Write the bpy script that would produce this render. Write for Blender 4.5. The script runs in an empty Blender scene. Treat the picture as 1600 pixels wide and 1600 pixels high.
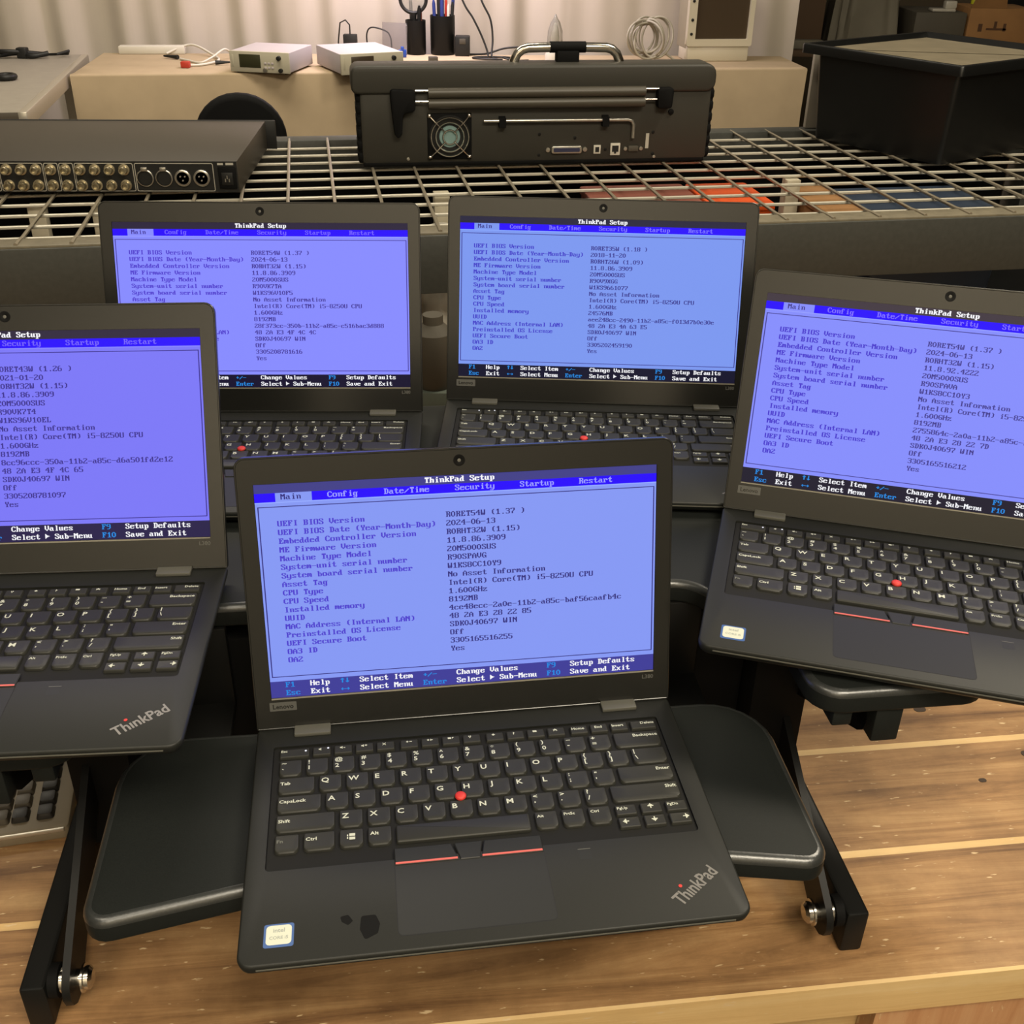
import bpy, bmesh, math, random
from mathutils import Matrix, Vector
random.seed(7)
SC = bpy.context.scene
COL = SC.collection
R = math.radians
MM = 0.001

# ------------------------------------------------------------------ camera
cam = bpy.data.objects.new('camera', bpy.data.cameras.new('camera')); COL.objects.link(cam)
cam.data.sensor_width = 36.0
cam.data.lens = 36.0 * 1697.0 / 1600.0
cam.data.clip_start = 0.02; cam.data.clip_end = 60
_p, _r = R(30.157), R(-1.0065)
_fwd = Vector((0, math.cos(_p), -math.sin(_p))); _rt0 = Vector((1, 0, 0)); _dn0 = _fwd.cross(_rt0)
_rt = _rt0 * math.cos(_r) + _dn0 * math.sin(_r); _dn = -_rt0 * math.sin(_r) + _dn0 * math.cos(_r)
_m = Matrix((_rt, -_dn, -_fwd)).transposed().to_4x4(); _m.translation = Vector((0, 0, 0.770))
cam.matrix_world = _m
SC.camera = cam

# ------------------------------------------------------------------ world, lights, exposure
wd = bpy.data.worlds.new('world'); SC.world = wd; wd.use_nodes = True
wd.node_tree.nodes['Background'].inputs[0].default_value = (1.0, 0.86, 0.66, 1)
wd.node_tree.nodes['Background'].inputs[1].default_value = 0.12
SC.view_settings.view_transform = 'Standard'; SC.view_settings.look = 'None'
SC.view_settings.exposure = 0.0; SC.view_settings.gamma = 1.0
try: SC.view_settings.use_curve_mapping = False
except Exception: pass

def area(name, loc, target, sx, sy, power, color):
    l = bpy.data.lights.new(name, 'AREA'); l.shape = 'RECTANGLE'; l.size = sx; l.size_y = sy
    l.energy = power; l.color = color
    o = bpy.data.objects.new(name, l); COL.objects.link(o); o.location = loc
    o.rotation_euler = (Vector(target) - Vector(loc)).to_track_quat('-Z', 'Y').to_euler()
    return o
WARM = (1.0, 0.89, 0.70)
area('ceiling_light', (0.9, -0.8, 2.5), (0.3, 0.75, 0.1), 1.3, 0.5, 66, WARM)
area('ceiling_light', (1.5, 1.7, 2.5), (0.5, 0.7, 0.1), 1.0, 0.5, 46, WARM)
area('ceiling_light', (-0.9, -0.4, 2.5), (-0.4, 1.0, 0.2), 1.2, 0.4, 18, WARM)
area('ceiling_light', (0.0, -1.9, 2.5), (0.0, -2.9, 0.9), 2.0, 0.5, 150, WARM)  # added lamp, brightens the front wall that the lids reflect
area('ceiling_light', (-0.9, 2.7, 2.6), (-0.9, 3.4, 0.2), 1.8, 0.6, 52, (1.0, 0.90, 0.73))
area('bench_lamp', (-0.35, 3.95, 1.05), (-0.35, 4.2, 0.25), 0.5, 0.15, 14, (1.0, 0.86, 1.0))

# ------------------------------------------------------------------ materials
def s2l(c):
    out = []
    for v in c:
        v /= 255.0
        out.append(v / 12.92 if v <= 0.04045 else ((v + 0.055) / 1.055) ** 2.4)
    return tuple(out) + (1.0,)
ALB = 0.72            # every surface a little darker than its face value; the lamps make up for it
def mat(name, rgb, rough=0.5, metal=0.0, spec=0.5, noise=0.0, nscale=300.0, bump=0.0, emit=None, estr=1.0, alpha=None):
    m = bpy.data.materials.new(name); m.use_nodes = True
    nt = m.node_tree; b = nt.nodes['Principled BSDF']
    c = s2l(rgb)
    if metal < 0.5: c = tuple(v * ALB for v in c[:3]) + (1.0,)
    b.inputs['Base Color'].default_value = c
    b.inputs['Roughness'].default_value = rough; b.inputs['Metallic'].default_value = metal
    b.inputs['Specular IOR Level'].default_value = spec
    if noise or bump:
        tc = nt.nodes.new('ShaderNodeTexCoord'); nz = nt.nodes.new('ShaderNodeTexNoise')
        nz.inputs['Scale'].default_value = nscale; nz.inputs['Detail'].default_value = 4
        nt.links.new(tc.outputs['Object'], nz.inputs['Vector'])
        if noise:
            rp = nt.nodes.new('ShaderNodeValToRGB')
            rp.color_ramp.elements[0].color = tuple(v * (1 - noise) for v in c[:3]) + (1,)
            rp.color_ramp.elements[1].color = tuple(min(1, v * (1 + noise)) for v in c[:3]) + (1,)
            rp.color_ramp.elements[0].position = 0.3; rp.color_ramp.elements[1].position = 0.7
            nt.links.new(nz.outputs['Fac'], rp.inputs['Fac']); nt.links.new(rp.outputs['Color'], b.inputs['Base Color'])
        if bump:
            bp = nt.nodes.new('ShaderNodeBump'); bp.inputs['Strength'].default_value = bump; bp.inputs['Distance'].default_value = 0.0006
            nt.links.new(nz.outputs['Fac'], bp.inputs['Height']); nt.links.new(bp.outputs['Normal'], b.inputs['Normal'])
    if emit is not None:
        b.inputs['Emission Color'].default_value = s2l(emit); b.inputs['Emission Strength'].default_value = estr
    if alpha is not None: b.inputs['Alpha'].default_value = alpha
    return m
def glow(name, rgb, strength=1.0):
    return mat(name, (4, 4, 6), rough=0.6, spec=0.15, emit=rgb, estr=strength)
def glassy(name, rgb, rough=0.05, w=0.85):
    m = mat(name, rgb, rough=rough); b = m.node_tree.nodes['Principled BSDF']
    b.inputs['Transmission Weight'].default_value = w; b.inputs['IOR'].default_value = 1.2
    return m
def wood(name, dark, mid, light, axis=0, scale=1.0, stain=0.6, rough=0.55):
    wl = lambda c: tuple(v * ALB for v in s2l(c)[:3]) + (1.0,)
    m = bpy.data.materials.new(name); m.use_nodes = True
    nt = m.node_tree; N = nt.nodes; L = nt.links; b = N['Principled BSDF']
    tc = N.new('ShaderNodeTexCoord'); oi = N.new('ShaderNodeObjectInfo')
    ad = N.new('ShaderNodeVectorMath'); ad.operation = 'ADD'
    mp = N.new('ShaderNodeMapping')
    sc = [14.0 * scale] * 3; sc[axis] = 0.9 * scale
    mp.inputs['Scale'].default_value = sc
    cr = N.new('ShaderNodeCombineXYZ'); ml = N.new('ShaderNodeMath'); ml.operation = 'MULTIPLY'; ml.inputs[1].default_value = 37.0
    L.new(oi.outputs['Random'], ml.inputs[0]); L.new(ml.outputs[0], cr.inputs[0]); L.new(ml.outputs[0], cr.inputs[1])
    L.new(tc.outputs['Object'], mp.inputs['Vector']); L.new(mp.outputs[0], ad.inputs[0]); L.new(cr.outputs[0], ad.inputs[1])
    n1 = N.new('ShaderNodeTexNoise'); n1.inputs['Scale'].default_value = 2.6; n1.inputs['Detail'].default_value = 10; n1.inputs['Roughness'].default_value = 0.72; n1.inputs['Distortion'].default_value = 0.8
    L.new(ad.outputs[0], n1.inputs['Vector'])
    rp = N.new('ShaderNodeValToRGB'); e = rp.color_ramp.elements
    e[0].position = 0.30; e[0].color = wl(dark); e[1].position = 0.70; e[1].color = wl(light)
    k = e.new(0.5); k.color = wl(mid)
    L.new(n1.outputs['Fac'], rp.inputs['Fac'])
    n2 = N.new('ShaderNodeTexNoise'); n2.inputs['Scale'].default_value = 8.0; n2.inputs['Detail'].default_value = 9; n2.inputs['Roughness'].default_value = 0.65
    L.new(tc.outputs['Object'], n2.inputs['Vector'])
    r2 = N.new('ShaderNodeValToRGB'); e2 = r2.color_ramp.elements
    e2[0].position = 0.36; e2[0].color = (0.50, 0.47, 0.45, 1); e2[1].position = 0.62; e2[1].color = (1, 1, 1, 1)
    L.new(n2.outputs['Fac'], r2.inputs['Fac'])
    mx = N.new('ShaderNodeMix'); mx.data_type = 'RGBA'; mx.blend_type = 'MULTIPLY'; mx.inputs[0].default_value = stain
    L.new(rp.outputs[0], mx.inputs[6]); L.new(r2.outputs[0], mx.inputs[7])
    # pale chips and scratches
    mp3 = N.new('ShaderNodeMapping'); s3 = [240.0] * 3; s3[axis] = 62.0; mp3.inputs['Scale'].default_value = s3
    L.new(tc.outputs['Object'], mp3.inputs['Vector'])
    n3 = N.new('ShaderNodeTexNoise'); n3.inputs['Scale'].default_value = 1.0; n3.inputs['Detail'].default_value = 3
    L.new(mp3.outputs[0], n3.inputs['Vector'])
    r3 = N.new('ShaderNodeValToRGB'); e3 = r3.color_ramp.elements
    e3[0].position = 0.665; e3[0].color = (0, 0, 0, 1); e3[1].position = 0.72; e3[1].color = (1, 1, 1, 1)
    L.new(n3.outputs['Fac'], r3.inputs['Fac'])
    mx2 = N.new('ShaderNodeMix'); mx2.data_type = 'RGBA'; L.new(r3.outputs[0], mx2.inputs[0])
    L.new(mx.outputs[2], mx2.inputs[6]); mx2.inputs[7].default_value = wl((236, 206, 160))
    L.new(mx2.outputs[2], b.inputs['Base Color'])
    bp = N.new('ShaderNodeBump'); bp.inputs['Strength'].default_value = 0.15; bp.inputs['Distance'].default_value = 0.002
    L.new(n1.outputs['Fac'], bp.inputs['Height']); L.new(bp.outputs['Normal'], b.inputs['Normal'])
    b.inputs['Roughness'].default_value = rough
    return m
M = {}
M['plastic'] = mat('laptop_plastic', (38, 39, 36), 0.46, spec=0.28, noise=0.14, nscale=2500, bump=0.05)
M['bezel'] = mat('lid_bezel', (30, 30, 27), 0.25, spec=0.55, noise=0.12, nscale=2500)
M['key'] = mat('key_plastic', (54, 54, 49), 0.45, spec=0.28)
M['keywell'] = mat('key_well', (30, 30, 28), 0.7, spec=0.2)
M['legend'] = mat('key_legend', (222, 226, 208), 0.6)
M['legend_dim'] = mat('key_legend_dim', (120, 122, 112), 0.6)
M['led'] = glow('led_white', (245, 245, 255), 1.2)
M['pad'] = mat('touchpad', (40, 41, 38), 0.46, spec=0.28)
M['seam'] = mat('seam_dark', (14, 14, 14), 0.7)
M['red'] = mat('red_cap', (226, 58, 50), 0.55)
M['redline'] = mat('red_stripe', (235, 110, 100), 0.45)
M['hinge'] = mat('hinge_grey', (98, 97, 88), 0.4, spec=0.6)
M['badge'] = mat('badge_grey', (100, 100, 96), 0.4, metal=0.2)
M['silver_text'] = mat('silver_letters', (138, 135, 130), 0.4, metal=0.3)
M['sticker_blue'] = mat('sticker_blue', (62, 100, 165), 0.45)
M['sticker'] = mat('sticker_cream', (228, 232, 212), 0.5)
M['sticker_ink'] = mat('sticker_ink', (170, 176, 168), 0.5)
M['lens'] = mat('lens_black', (8, 8, 8), 0.5, spec=0.15)
M['lens_glint'] = mat('lens_grey', (110, 108, 100), 0.3)
M['paneledge'] = mat('panel_edge', (150, 145, 130), 0.35)
M['smudge'] = mat('smudge', (21, 21, 19), 0.7, spec=0.12)
M['deck'] = mat('black_laminate', (29, 32, 30), 0.55, spec=0.24, noise=0.15, nscale=900, bump=0.08)
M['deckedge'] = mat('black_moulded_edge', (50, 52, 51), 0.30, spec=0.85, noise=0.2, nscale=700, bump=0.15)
M['steel_black'] = mat('black_steel', (24, 24, 23), 0.45, spec=0.22)
M['chrome'] = mat('chrome', (205, 200, 190), 0.18, metal=1.0)
M['wire'] = mat('zinc_wire', (222, 216, 198), 0.35, metal=0.25)
M['wire_dull'] = mat('zinc_wire_dull', (158, 148, 128), 0.4, metal=0.3)  # same zinc as the cross rods, with shade put into the colour
M['channel'] = mat('zinc_channel', (205, 196, 172), 0.45, metal=0.2)
M['beam'] = mat('beam_grey_paint', (70, 71, 66), 0.5, noise=0.12, nscale=120)
M['ledge'] = mat('beam_ledge', (128, 120, 100), 0.5, noise=0.15, nscale=60)  # the beam's own grey paint, made paler for light on its top
M['wood'] = wood('bench_wood', (118, 82, 50), (186, 142, 94), (222, 180, 126), stain=0.8)
M['wood_edge'] = wood('bench_edge_wood', (222, 178, 116), (240, 202, 140), (248, 216, 160), stain=0.2)
M['wood_leg'] = wood('bench_leg_wood', (196, 138, 92), (216, 160, 112), (226, 178, 130), axis=2, stain=0.15)
M['knot'] = mat('wood_knot', (62, 44, 28), 0.6)
M['cloth'] = mat('beige_cloth', (204, 182, 150), 0.9, spec=0.1, noise=0.05, nscale=12)
M['curtain'] = mat('curtain_fabric', (214, 202, 186), 0.9, spec=0.1, noise=0.03, nscale=5)
M['floor'] = mat('concrete', (92, 84, 74), 0.8, noise=0.15, nscale=4)
M['wall'] = mat('wall_paint', (96, 84, 66), 0.9, noise=0.1, nscale=2)
M['pale_wall'] = mat('pale_wall_paint', (214, 206, 190), 0.9, noise=0.04, nscale=2)
M['black'] = mat('matte_black', (30, 30, 29), 0.5, spec=0.4)
M['rubber'] = mat('rubber_black', (18, 18, 18), 0.7, spec=0.12)
M['bin'] = mat('bin_black', (16, 17, 17), 0.35, spec=0.5, noise=0.1, nscale=40)
M['bintop'] = mat('bin_lid_dusty', (126, 116, 94), 0.6, noise=0.1, nscale=20)
M['chassis'] = mat('chassis_dark', (66, 60, 50), 0.45, spec=0.5, noise=0.06, nscale=500)
M['brass'] = mat('nickel_brass', (182, 172, 146), 0.30, metal=0.9)
M['silver'] = mat('bright_nickel', (196, 192, 182), 0.28, metal=0.9)
M['white_print'] = mat('white_print', (205, 200, 185), 0.6)
M['case'] = mat('instrument_case', (60, 58, 51), 0.5, spec=0.4, noise=0.08, nscale=600)
M['tube'] = mat('instrument_tube', (80, 75, 64), 0.42, spec=0.5)
M['fan'] = mat('fan_teal', (158, 192, 190), 0.3, metal=0.3)
M['port_blue'] = mat('port_blue', (52, 54, 84), 0.4)
M['gen'] = mat('instrument_beige', (206, 198, 174), 0.5)
M['gen_top'] = mat('instrument_top', (206, 196, 196), 0.5)
M['lcd'] = mat('lcd_dark', (62, 62, 40), 0.3)
M['lcd2'] = mat('lcd_brown', (74, 62, 46), 0.3)
M['white'] = mat('white_plastic', (232, 226, 210), 0.5)
M['ivory'] = mat('monitor_ivory', (226, 216, 192), 0.5)
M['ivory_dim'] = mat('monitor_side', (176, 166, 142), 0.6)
M['screen_off'] = mat('monitor_glass_off', (78, 64, 48), 0.3)
M['greytop'] = mat('grey_laminate', (168, 160, 146), 0.5, noise=0.05, nscale=30)
M['alu'] = mat('aluminium', (205, 198, 184), 0.35, metal=0.7)
M['darkedge'] = mat('dark_edging', (86, 76, 62), 0.5)
M['blue'] = mat('blue_plastic', (40, 84, 190), 0.4)
M['bluetarp'] = mat('dark_blue_plastic', (44, 58, 78), 0.5)
M['orange'] = mat('orange_plastic', (238, 92, 28), 0.45)
M['brick'] = mat('brick_red', (152, 88, 72), 0.6)
M['cardboard'] = mat('cardboard', (160, 116, 68), 0.85, noise=0.1, nscale=10)
M['cardboard_ink'] = mat('cardboard_ink', (88, 58, 34), 0.85)
M['brown'] = mat('dark_brown', (96, 74, 52), 0.8)
M['grey'] = mat('plain_grey', (128, 122, 106), 0.7, noise=0.08, nscale=8)
M['greyd'] = mat('dark_grey', (84, 78, 66), 0.7, noise=0.1, nscale=8)
M['bag'] = mat('clear_bag', (196, 190, 176), 0.35, noise=0.15, nscale=25)
M['yellow'] = mat('yellow_plastic', (205, 205, 40), 0.5)
M['redclip'] = mat('red_clip', (205, 62, 42), 0.5)
M['acrylic'] = glassy('clear_acrylic', (236, 232, 236), 0.05, 0.9)
M['clear'] = glassy('clear_bulb', (240, 238, 230), 0.1, 0.8)
M['cord'] = mat('grey_cord', (190, 182, 164), 0.6)
M['kbd'] = mat('old_keyboard_case', (150, 136, 112), 0.5)
M['kbdkey'] = mat('old_keyboard_key', (96, 88, 76), 0.45)
M['kbdkey_dark'] = mat('old_keyboard_key_dark', (42, 39, 36), 0.45)
M['penblue'] = mat('pen_blue', (44, 60, 130), 0.4)
M['orangecord'] = mat('copper_cord', (120, 74, 52), 0.6)
M['pale'] = mat('pale_green_grey', (120, 130, 118), 0.6)

# ------------------------------------------------------------------ mesh builder (millimetres)
def rr(w, d, r, n=5, cx=0.0, cy=0.0):
    if not isinstance(r, (tuple, list)): r = (r,) * 4          # bl, br, tr, tl
    pts = []
    for (sx, sy, a0), q in zip(((-1, -1, 180), (1, -1, 270), (1, 1, 0), (-1, 1, 90)), r):
        q = max(0.0, min(q, w / 2 - 1e-4, d / 2 - 1e-4))
        if q < 1e-3: pts.append((cx + sx * w / 2, cy + sy * d / 2)); continue
        for i in range(n + 1):
            a = R(a0 + 90.0 * i / n)
            pts.append((cx + sx * (w / 2 - q) + q * math.cos(a), cy + sy * (d / 2 - q) + q * math.sin(a)))
    return pts
def round_poly(P, rad, n=5):
    out = []; k = len(P)
    for i in range(k):
        a = Vector(P[i - 1]); b = Vector(P[i]); c = Vector(P[(i + 1) % k]); r = rad[i]
        d1 = (a - b).normalized(); d2 = (c - b).normalized()
        ang = math.acos(max(-1, min(1, d1.dot(d2)))); t = r / math.tan(ang / 2)
        p1 = b + d1 * t; p2 = b + d2 * t
        if r < 1e-3: out.append(tuple(b)); continue
        ce = b + (d1 + d2).normalized() * (r / math.sin(ang / 2))
        a1 = math.atan2(*(p1 - ce).yx); a2 = math.atan2(*(p2 - ce).yx); da = (a2 - a1 + math.pi) % (2 * math.pi) - math.pi
        for j in range(n + 1):
            t_ = a1 + da * j / n; out.append((ce.x + r * math.cos(t_), ce.y + r * math.sin(t_)))
    return out
def inset(loop, d):
    k = len(loop); out = []
    for i in range(k):
        a = Vector(loop[i - 1]); b = Vector(loop[i]); c = Vector(loop[(i + 1) % k])
        e1 = (b - a); e2 = (c - b)
        if e1.length < 1e-9: e1 = e2
        if e2.length < 1e-9: e2 = e1
        e1.normalize(); e2.normalize()
        n1 = Vector((-e1.y, e1.x)); n2 = Vector((-e2.y, e2.x)); m = n1 + n2
        if m.length < 1e-6: m = n1
        m.normalize(); s = d / max(0.35, m.dot(n1))
        out.append((b.x + m.x * s, b.y + m.y * s))
    return out
class MB:
    def __init__(s): s.v = []; s.f = []; s.m = []; s.mats = []; s.T = Matrix.Identity(4); s.cur = 0
    def use(s, m):
        if m not in s.mats: s.mats.append(m)
        s.cur = s.mats.index(m); return s
    def at(s, x=0, y=0, z=0, rx=0, ry=0, rz=0):
        s.T = Matrix.Translation((x, y, z)) @ Matrix.Rotation(R(rz), 4, 'Z') @ Matrix.Rotation(R(ry), 4, 'Y') @ Matrix.Rotation(R(rx), 4, 'X'); return s
    def add(s, vs, fs):
        b = len(s.v)
        for p in vs: s.v.append(tuple(s.T @ Vector(p)))
        for f in fs: s.f.append([b + i for i in f]); s.m.append(s.cur)
        return s
    def box(s, x0, x1, y0, y1, z0, z1, b=0.0):
        if b:
            return s.slab(rr(x1 - x0, y1 - y0, b * 1.2, 2, (x0 + x1) / 2, (y0 + y1) / 2), z0, z1, b, b, 2)
        vs = [(x, y, z) for z in (z0, z1) for y in (y0, y1) for x in (x0, x1)]
        return s.add(vs, [(0, 2, 3, 1), (4, 5, 7, 6), (0, 1, 5, 4), (2, 6, 7, 3), (0, 4, 6, 2), (1, 3, 7, 5)])
    def loops(s, L, cap0=True, cap1=True, close=True):
        n = len(L[0]); vs = [p for l in L for p in l]; fs = []
        for i in range(len(L) - 1):
            for j in range(n if close else n - 1):
                k = (j + 1) % n
                fs.append((i * n + j, i * n + k, (i + 1) * n + k, (i + 1) * n + j))
        if cap0: fs.append(tuple(reversed(range(n))))
        if cap1: fs.append(tuple(range((len(L) - 1) * n, len(L) * n)))
        return s.add(vs, fs)
    def slab(s, loop, z0, z1, bt=0.0, bb=0.0, n=3):
        prof = []
        if bb:
            for i in range(n + 1):
                a = math.pi / 2 * i / n; prof.append((bb * (1 - math.sin(a)), z0 + bb * (1 - math.cos(a))))
        else: prof.append((0, z0))
        if bt:
            for i in range(n + 1):
                a = math.pi / 2 * i / n; prof.append((bt * (1 - math.cos(a)), z1 - bt * (1 - math.sin(a))))
        else: prof.append((0, z1))
        Ls = []
        for d, z in prof:
            q = inset(loop, d) if d > 1e-6 else loop
            Ls.append([(x, y, z) for x, y in q])
        return s.loops(Ls)
    def frame(s, outer, holes, z0, z1):
        bm = bmesh.new(); es = []; rings = []
        for lp in [outer] + holes:
            vv = [bm.verts.new((x, y, z1)) for x, y in lp]; rings.append(lp)
            for i in range(len(vv)): es.append(bm.edges.new((vv[i], vv[(i + 1) % len(vv)])))
        bmesh.ops.triangle_fill(bm, edges=es, use_beauty=True, normal=(0, 0, 1))
        bm.verts.index_update()
        vs = [tuple(v.co) for v in bm.verts]; fs = []
        for f in bm.faces:
            ids = [v.index for v in f.verts]
            if f.normal.z < 0: ids.reverse()
            fs.append(ids)
        bm.free()
        s.add(vs, fs)
        for i, lp in enumerate(rings):
            n = len(lp); vs = [(x, y, z0) for x, y in lp] + [(x, y, z1) for x, y in lp]
            fs = [(j, (j + 1) % n, n + (j + 1) % n, n + j) for j in range(n)]
            if i: fs = [tuple(reversed(f)) for f in fs]
            s.add(vs, fs)
        return s
    def tube(s, pts, r, n=8, cap=True, closed=False):
        P = [Vector(p) for p in pts]; Ls = []; k = len(P); up = None
        for i in range(k):
            if closed: t = P[(i + 1) % k] - P[i - 1]
            else: t = P[min(i + 1, k - 1)] - P[max(i - 1, 0)]
            t.normalize()
            if up is None:
                up = Vector((0, 0, 1)) if abs(t.z) < 0.9 else Vector((1, 0, 0))
            x = up - t * up.dot(t)
            if x.length < 1e-6: x = t.orthogonal()
            x.normalize(); up = x; y = t.cross(x)
            rad = r[i] if isinstance(r, (list, tuple)) else r
            Ls.append([tuple(P[i] + x * rad * math.cos(2 * math.pi * j / n) + y * rad * math.sin(2 * math.pi * j / n)) for j in range(n)])
        if closed: Ls.append(Ls[0]); cap = False
        return s.loops(Ls, cap, cap)
    def lathe(s, prof, n=20, axis='Z', c=(0, 0, 0), cap=True):
        Ls = []
        for r, h in prof:
            l = []
            for j in range(n):
                a = 2 * math.pi * j / n; x, y = max(r, 1e-3) * math.cos(a), max(r, 1e-3) * math.sin(a)
                p = {'Z': (x, y, h), 'Y': (x, h, -y), 'X': (h, x, y)}[axis]
                l.append((p[0] + c[0], p[1] + c[1], p[2] + c[2]))
            Ls.append(l)
        return s.loops(Ls, cap, cap)
    def quad(s, x0, y0, x1, y1, z): return s.add([(x0, y0, z), (x1, y0, z), (x1, y1, z), (x0, y1, z)], [(0, 1, 2, 3)])
    def mesh(s, name, smooth=35):
        me = bpy.data.meshes.new(name)
        me.from_pydata([(x * MM, y * MM, z * MM) for x, y, z in s.v], [], s.f)
        for m in s.mats: me.materials.append(m)
        me.polygons.foreach_set('material_index', s.m)
        me.update()
        bm = bmesh.new(); bm.from_mesh(me); bmesh.ops.remove_doubles(bm, verts=bm.verts, dist=1e-7)
        if s.fixn: bmesh.ops.recalc_face_normals(bm, faces=bm.faces)
        bm.to_mesh(me); bm.free()
        if smooth:
            me.shade_smooth(); me.set_sharp_from_angle(angle=R(smooth))
        return me
    fixn = True
    def build(s, name, parent=None, smooth=35, loc=None, rot=None):
        return link(name, s.mesh(name, smooth), parent, loc, rot)
def link(name, me, parent=None, loc=None, rot=None):
    o = bpy.data.objects.new(name, me); COL.objects.link(o)
    if parent: o.parent = parent
    if loc: o.location = tuple(v * MM for v in loc)
    if rot: o.rotation_euler = rot
    return o
def tag(o, label, cat, group=None, kind=None):
    if label: o['label'] = label
    if cat: o['category'] = cat
    if group: o['group'] = group
    if kind: o['kind'] = kind
    return o
def thing(name, label, cat, loc=(0, 0, 0), rz=0.0, group=None):
    o = bpy.data.objects.new(name, None); COL.objects.link(o); o.empty_display_size = 0.05
    o.location = tuple(v * MM for v in loc); o.rotation_euler = (0, 0, R(rz))
    return tag(o, label, cat, group)
def struct(o): o['kind'] = 'structure'; return o
def nb(m): return MB().use(M[m])

# text outlines from the built-in font -> (verts, faces), centred
_tc = {}
def text_geo(body, size, squash=1.0, shear=0.0):
    k = (body, size, squash, shear)
    if k in _tc: return _tc[k]
    cu = bpy.data.curves.new('t', 'FONT'); cu.body = body; cu.size = size; cu.resolution_u = 2
    cu.align_x = 'CENTER'; cu.align_y = 'CENTER'; cu.offset = size * 0.02; cu.shear = shear
    ob = bpy.data.objects.new('t', cu); COL.objects.link(ob)
    bpy.context.view_layer.update()
    me = ob.evaluated_get(bpy.context.evaluated_depsgraph_get()).to_mesh()
    vs = [(v.co.x * squash, v.co.y) for v in me.vertices]; fs = [tuple(p.vertices) for p in me.polygons]
    ob.evaluated_get(bpy.context.evaluated_depsgraph_get()).to_mesh_clear()
    bpy.data.objects.remove(ob); bpy.data.curves.remove(cu)
    xs = [v[0] for v in vs] or [0]; ys = [v[1] for v in vs] or [0]
    cx = (min(xs) + max(xs)) / 2; cy = (min(ys) + max(ys)) / 2
    vs = [(x - cx, y - cy) for x, y in vs]
    _tc[k] = (vs, fs, max(xs) - min(xs)); return _tc[k]
def put_text(mb, body, x, y, z, size, squash=1.0, align='C', rot=0.0):
    vs, fs, w = text_geo(body, size, squash)
    dx = {'C': 0, 'L': w / 2, 'R': -w / 2}[align]; c, s = math.cos(rot), math.sin(rot)
    mb.add([(x + (a + dx) * c - b * s, y + (a + dx) * s + b * c, z) for a, b in vs], fs)

# ------------------------------------------------------------------ room
struct(nb('floor').box(-6000, 6000, -3000, 7600, -900, -850).build('floor'))
struct(nb('wall').box(-6000, 6000, 7000, 7150, -850, 2600).build('wall_back'))
struct(nb('pale_wall').box(-6000, 6000, -3150, -3000, -850, 2600).build('wall_front'))
struct(nb('wall').box(-4150, -4000, -3000, 7000, -850, 2600).build('wall_left'))
struct(nb('wall').box(5200, 5350, -3000, 7000, -850, 2600).build('wall_right'))

# hanging backdrop
cb = nb('curtain'); nx = 260; rows = []
CX0, CX1 = -2300.0, 1035.0
for iz in range(9):
    z = -700 + 2300 * iz / 8.0; row = []
    for i in range(nx + 1):
        x = CX0 + (CX1 - CX0) * i / nx
        amp = 0.75 if x < 150 else 0.3
        f = 20 * math.sin(x / 31.0 + 0.8 * math.sin(x / 140.0)) + 26 * math.sin(x / 83.0 + 1.3) + 10 * math.sin(x / 17.0 + z / 900.0)
        row.append((x, f * amp * (0.7 + 0.3 * iz / 8), z))
    rows.append(row)
cb.loops(rows, False, False, False)
cur = cb.build('backdrop_curtain', None, 80, loc=(0, 4345, 0), rot=(0, 0, R(4.6)))
tag(cur, 'pale off-white fabric backdrop hanging in folds behind the cloth-covered table', 'curtain')

# ------------------------------------------------------------------ workbench
YB = 7.4
bench = thing('workbench', 'worn wooden plank workbench carrying the black desk converter', 'workbench', (0, 0, 0), YB)
VB = [530, 659, 794, 926, 1058, 1190, 1322, 1454]
for i in range(7):
    v0, v1 = VB[i], VB[i + 1]
    b = nb('wood')
    w = 7 if i else 3
    b.add([(-1500, v0 + w, 0), (1500, v0 + w, 0), (1500, v1 - 1, 0), (-1500, v1 - 1, 0),
           (-1500, v0 + w, -40), (1500, v0 + w, -40), (1500, v1 - 1, -40), (-1500, v1 - 1, -40)],
          [(0, 1, 2, 3), (7, 6, 5, 4), (1, 5, 6, 2), (3, 2, 6, 7), (0, 3, 7, 4)])
    b.use(M['wood_edge'])
    zz = -3.0 if i else -1.0
    b.add([(-1500, v0, zz), (1500, v0, zz), (1500, v0 + w, 0), (-1500, v0 + w, 0), (-1500, v0, -40), (1500, v0, -40), (1500, v0 + w, -40), (-1500, v0 + w, -40)],
          [(0, 1, 2, 3), (4, 5, 1, 0), (7, 6, 5, 4), (0, 3, 7, 4), (1, 5, 6, 2)])
    b.build('board', bench, 0)
for (u, v, r) in ((648, 700, 5), (640, 772, 5.5), (560, 850, 6), (575, 740, 3.5), (-420, 600, 4)):
    k = nb('knot'); k.at(u, v, 0.15); k.slab(rr(r * 2.2, r * 1.5, r * .7, 5), 0, 0.3)
    k.build('knot', bench, 0)
nb('wood_edge').box(-1500, 1500, 560, 600, -135, -40).build('apron', bench, 0)
for x0, x1 in ((386, 740), (-760, -640)):
    nb('wood_leg').box(x0, x1, 536, 559, -850, -41).build('leg', bench, 0)
for x0 in (-1400, 1310):
    nb('wood_leg').box(x0, x0 + 90, 1220, 1310, -850, -41).build('leg', bench, 0)
    nb('wood_leg').box(x0, x0 + 90, 610, 700, -850, -41).build('leg', bench, 0)

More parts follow.
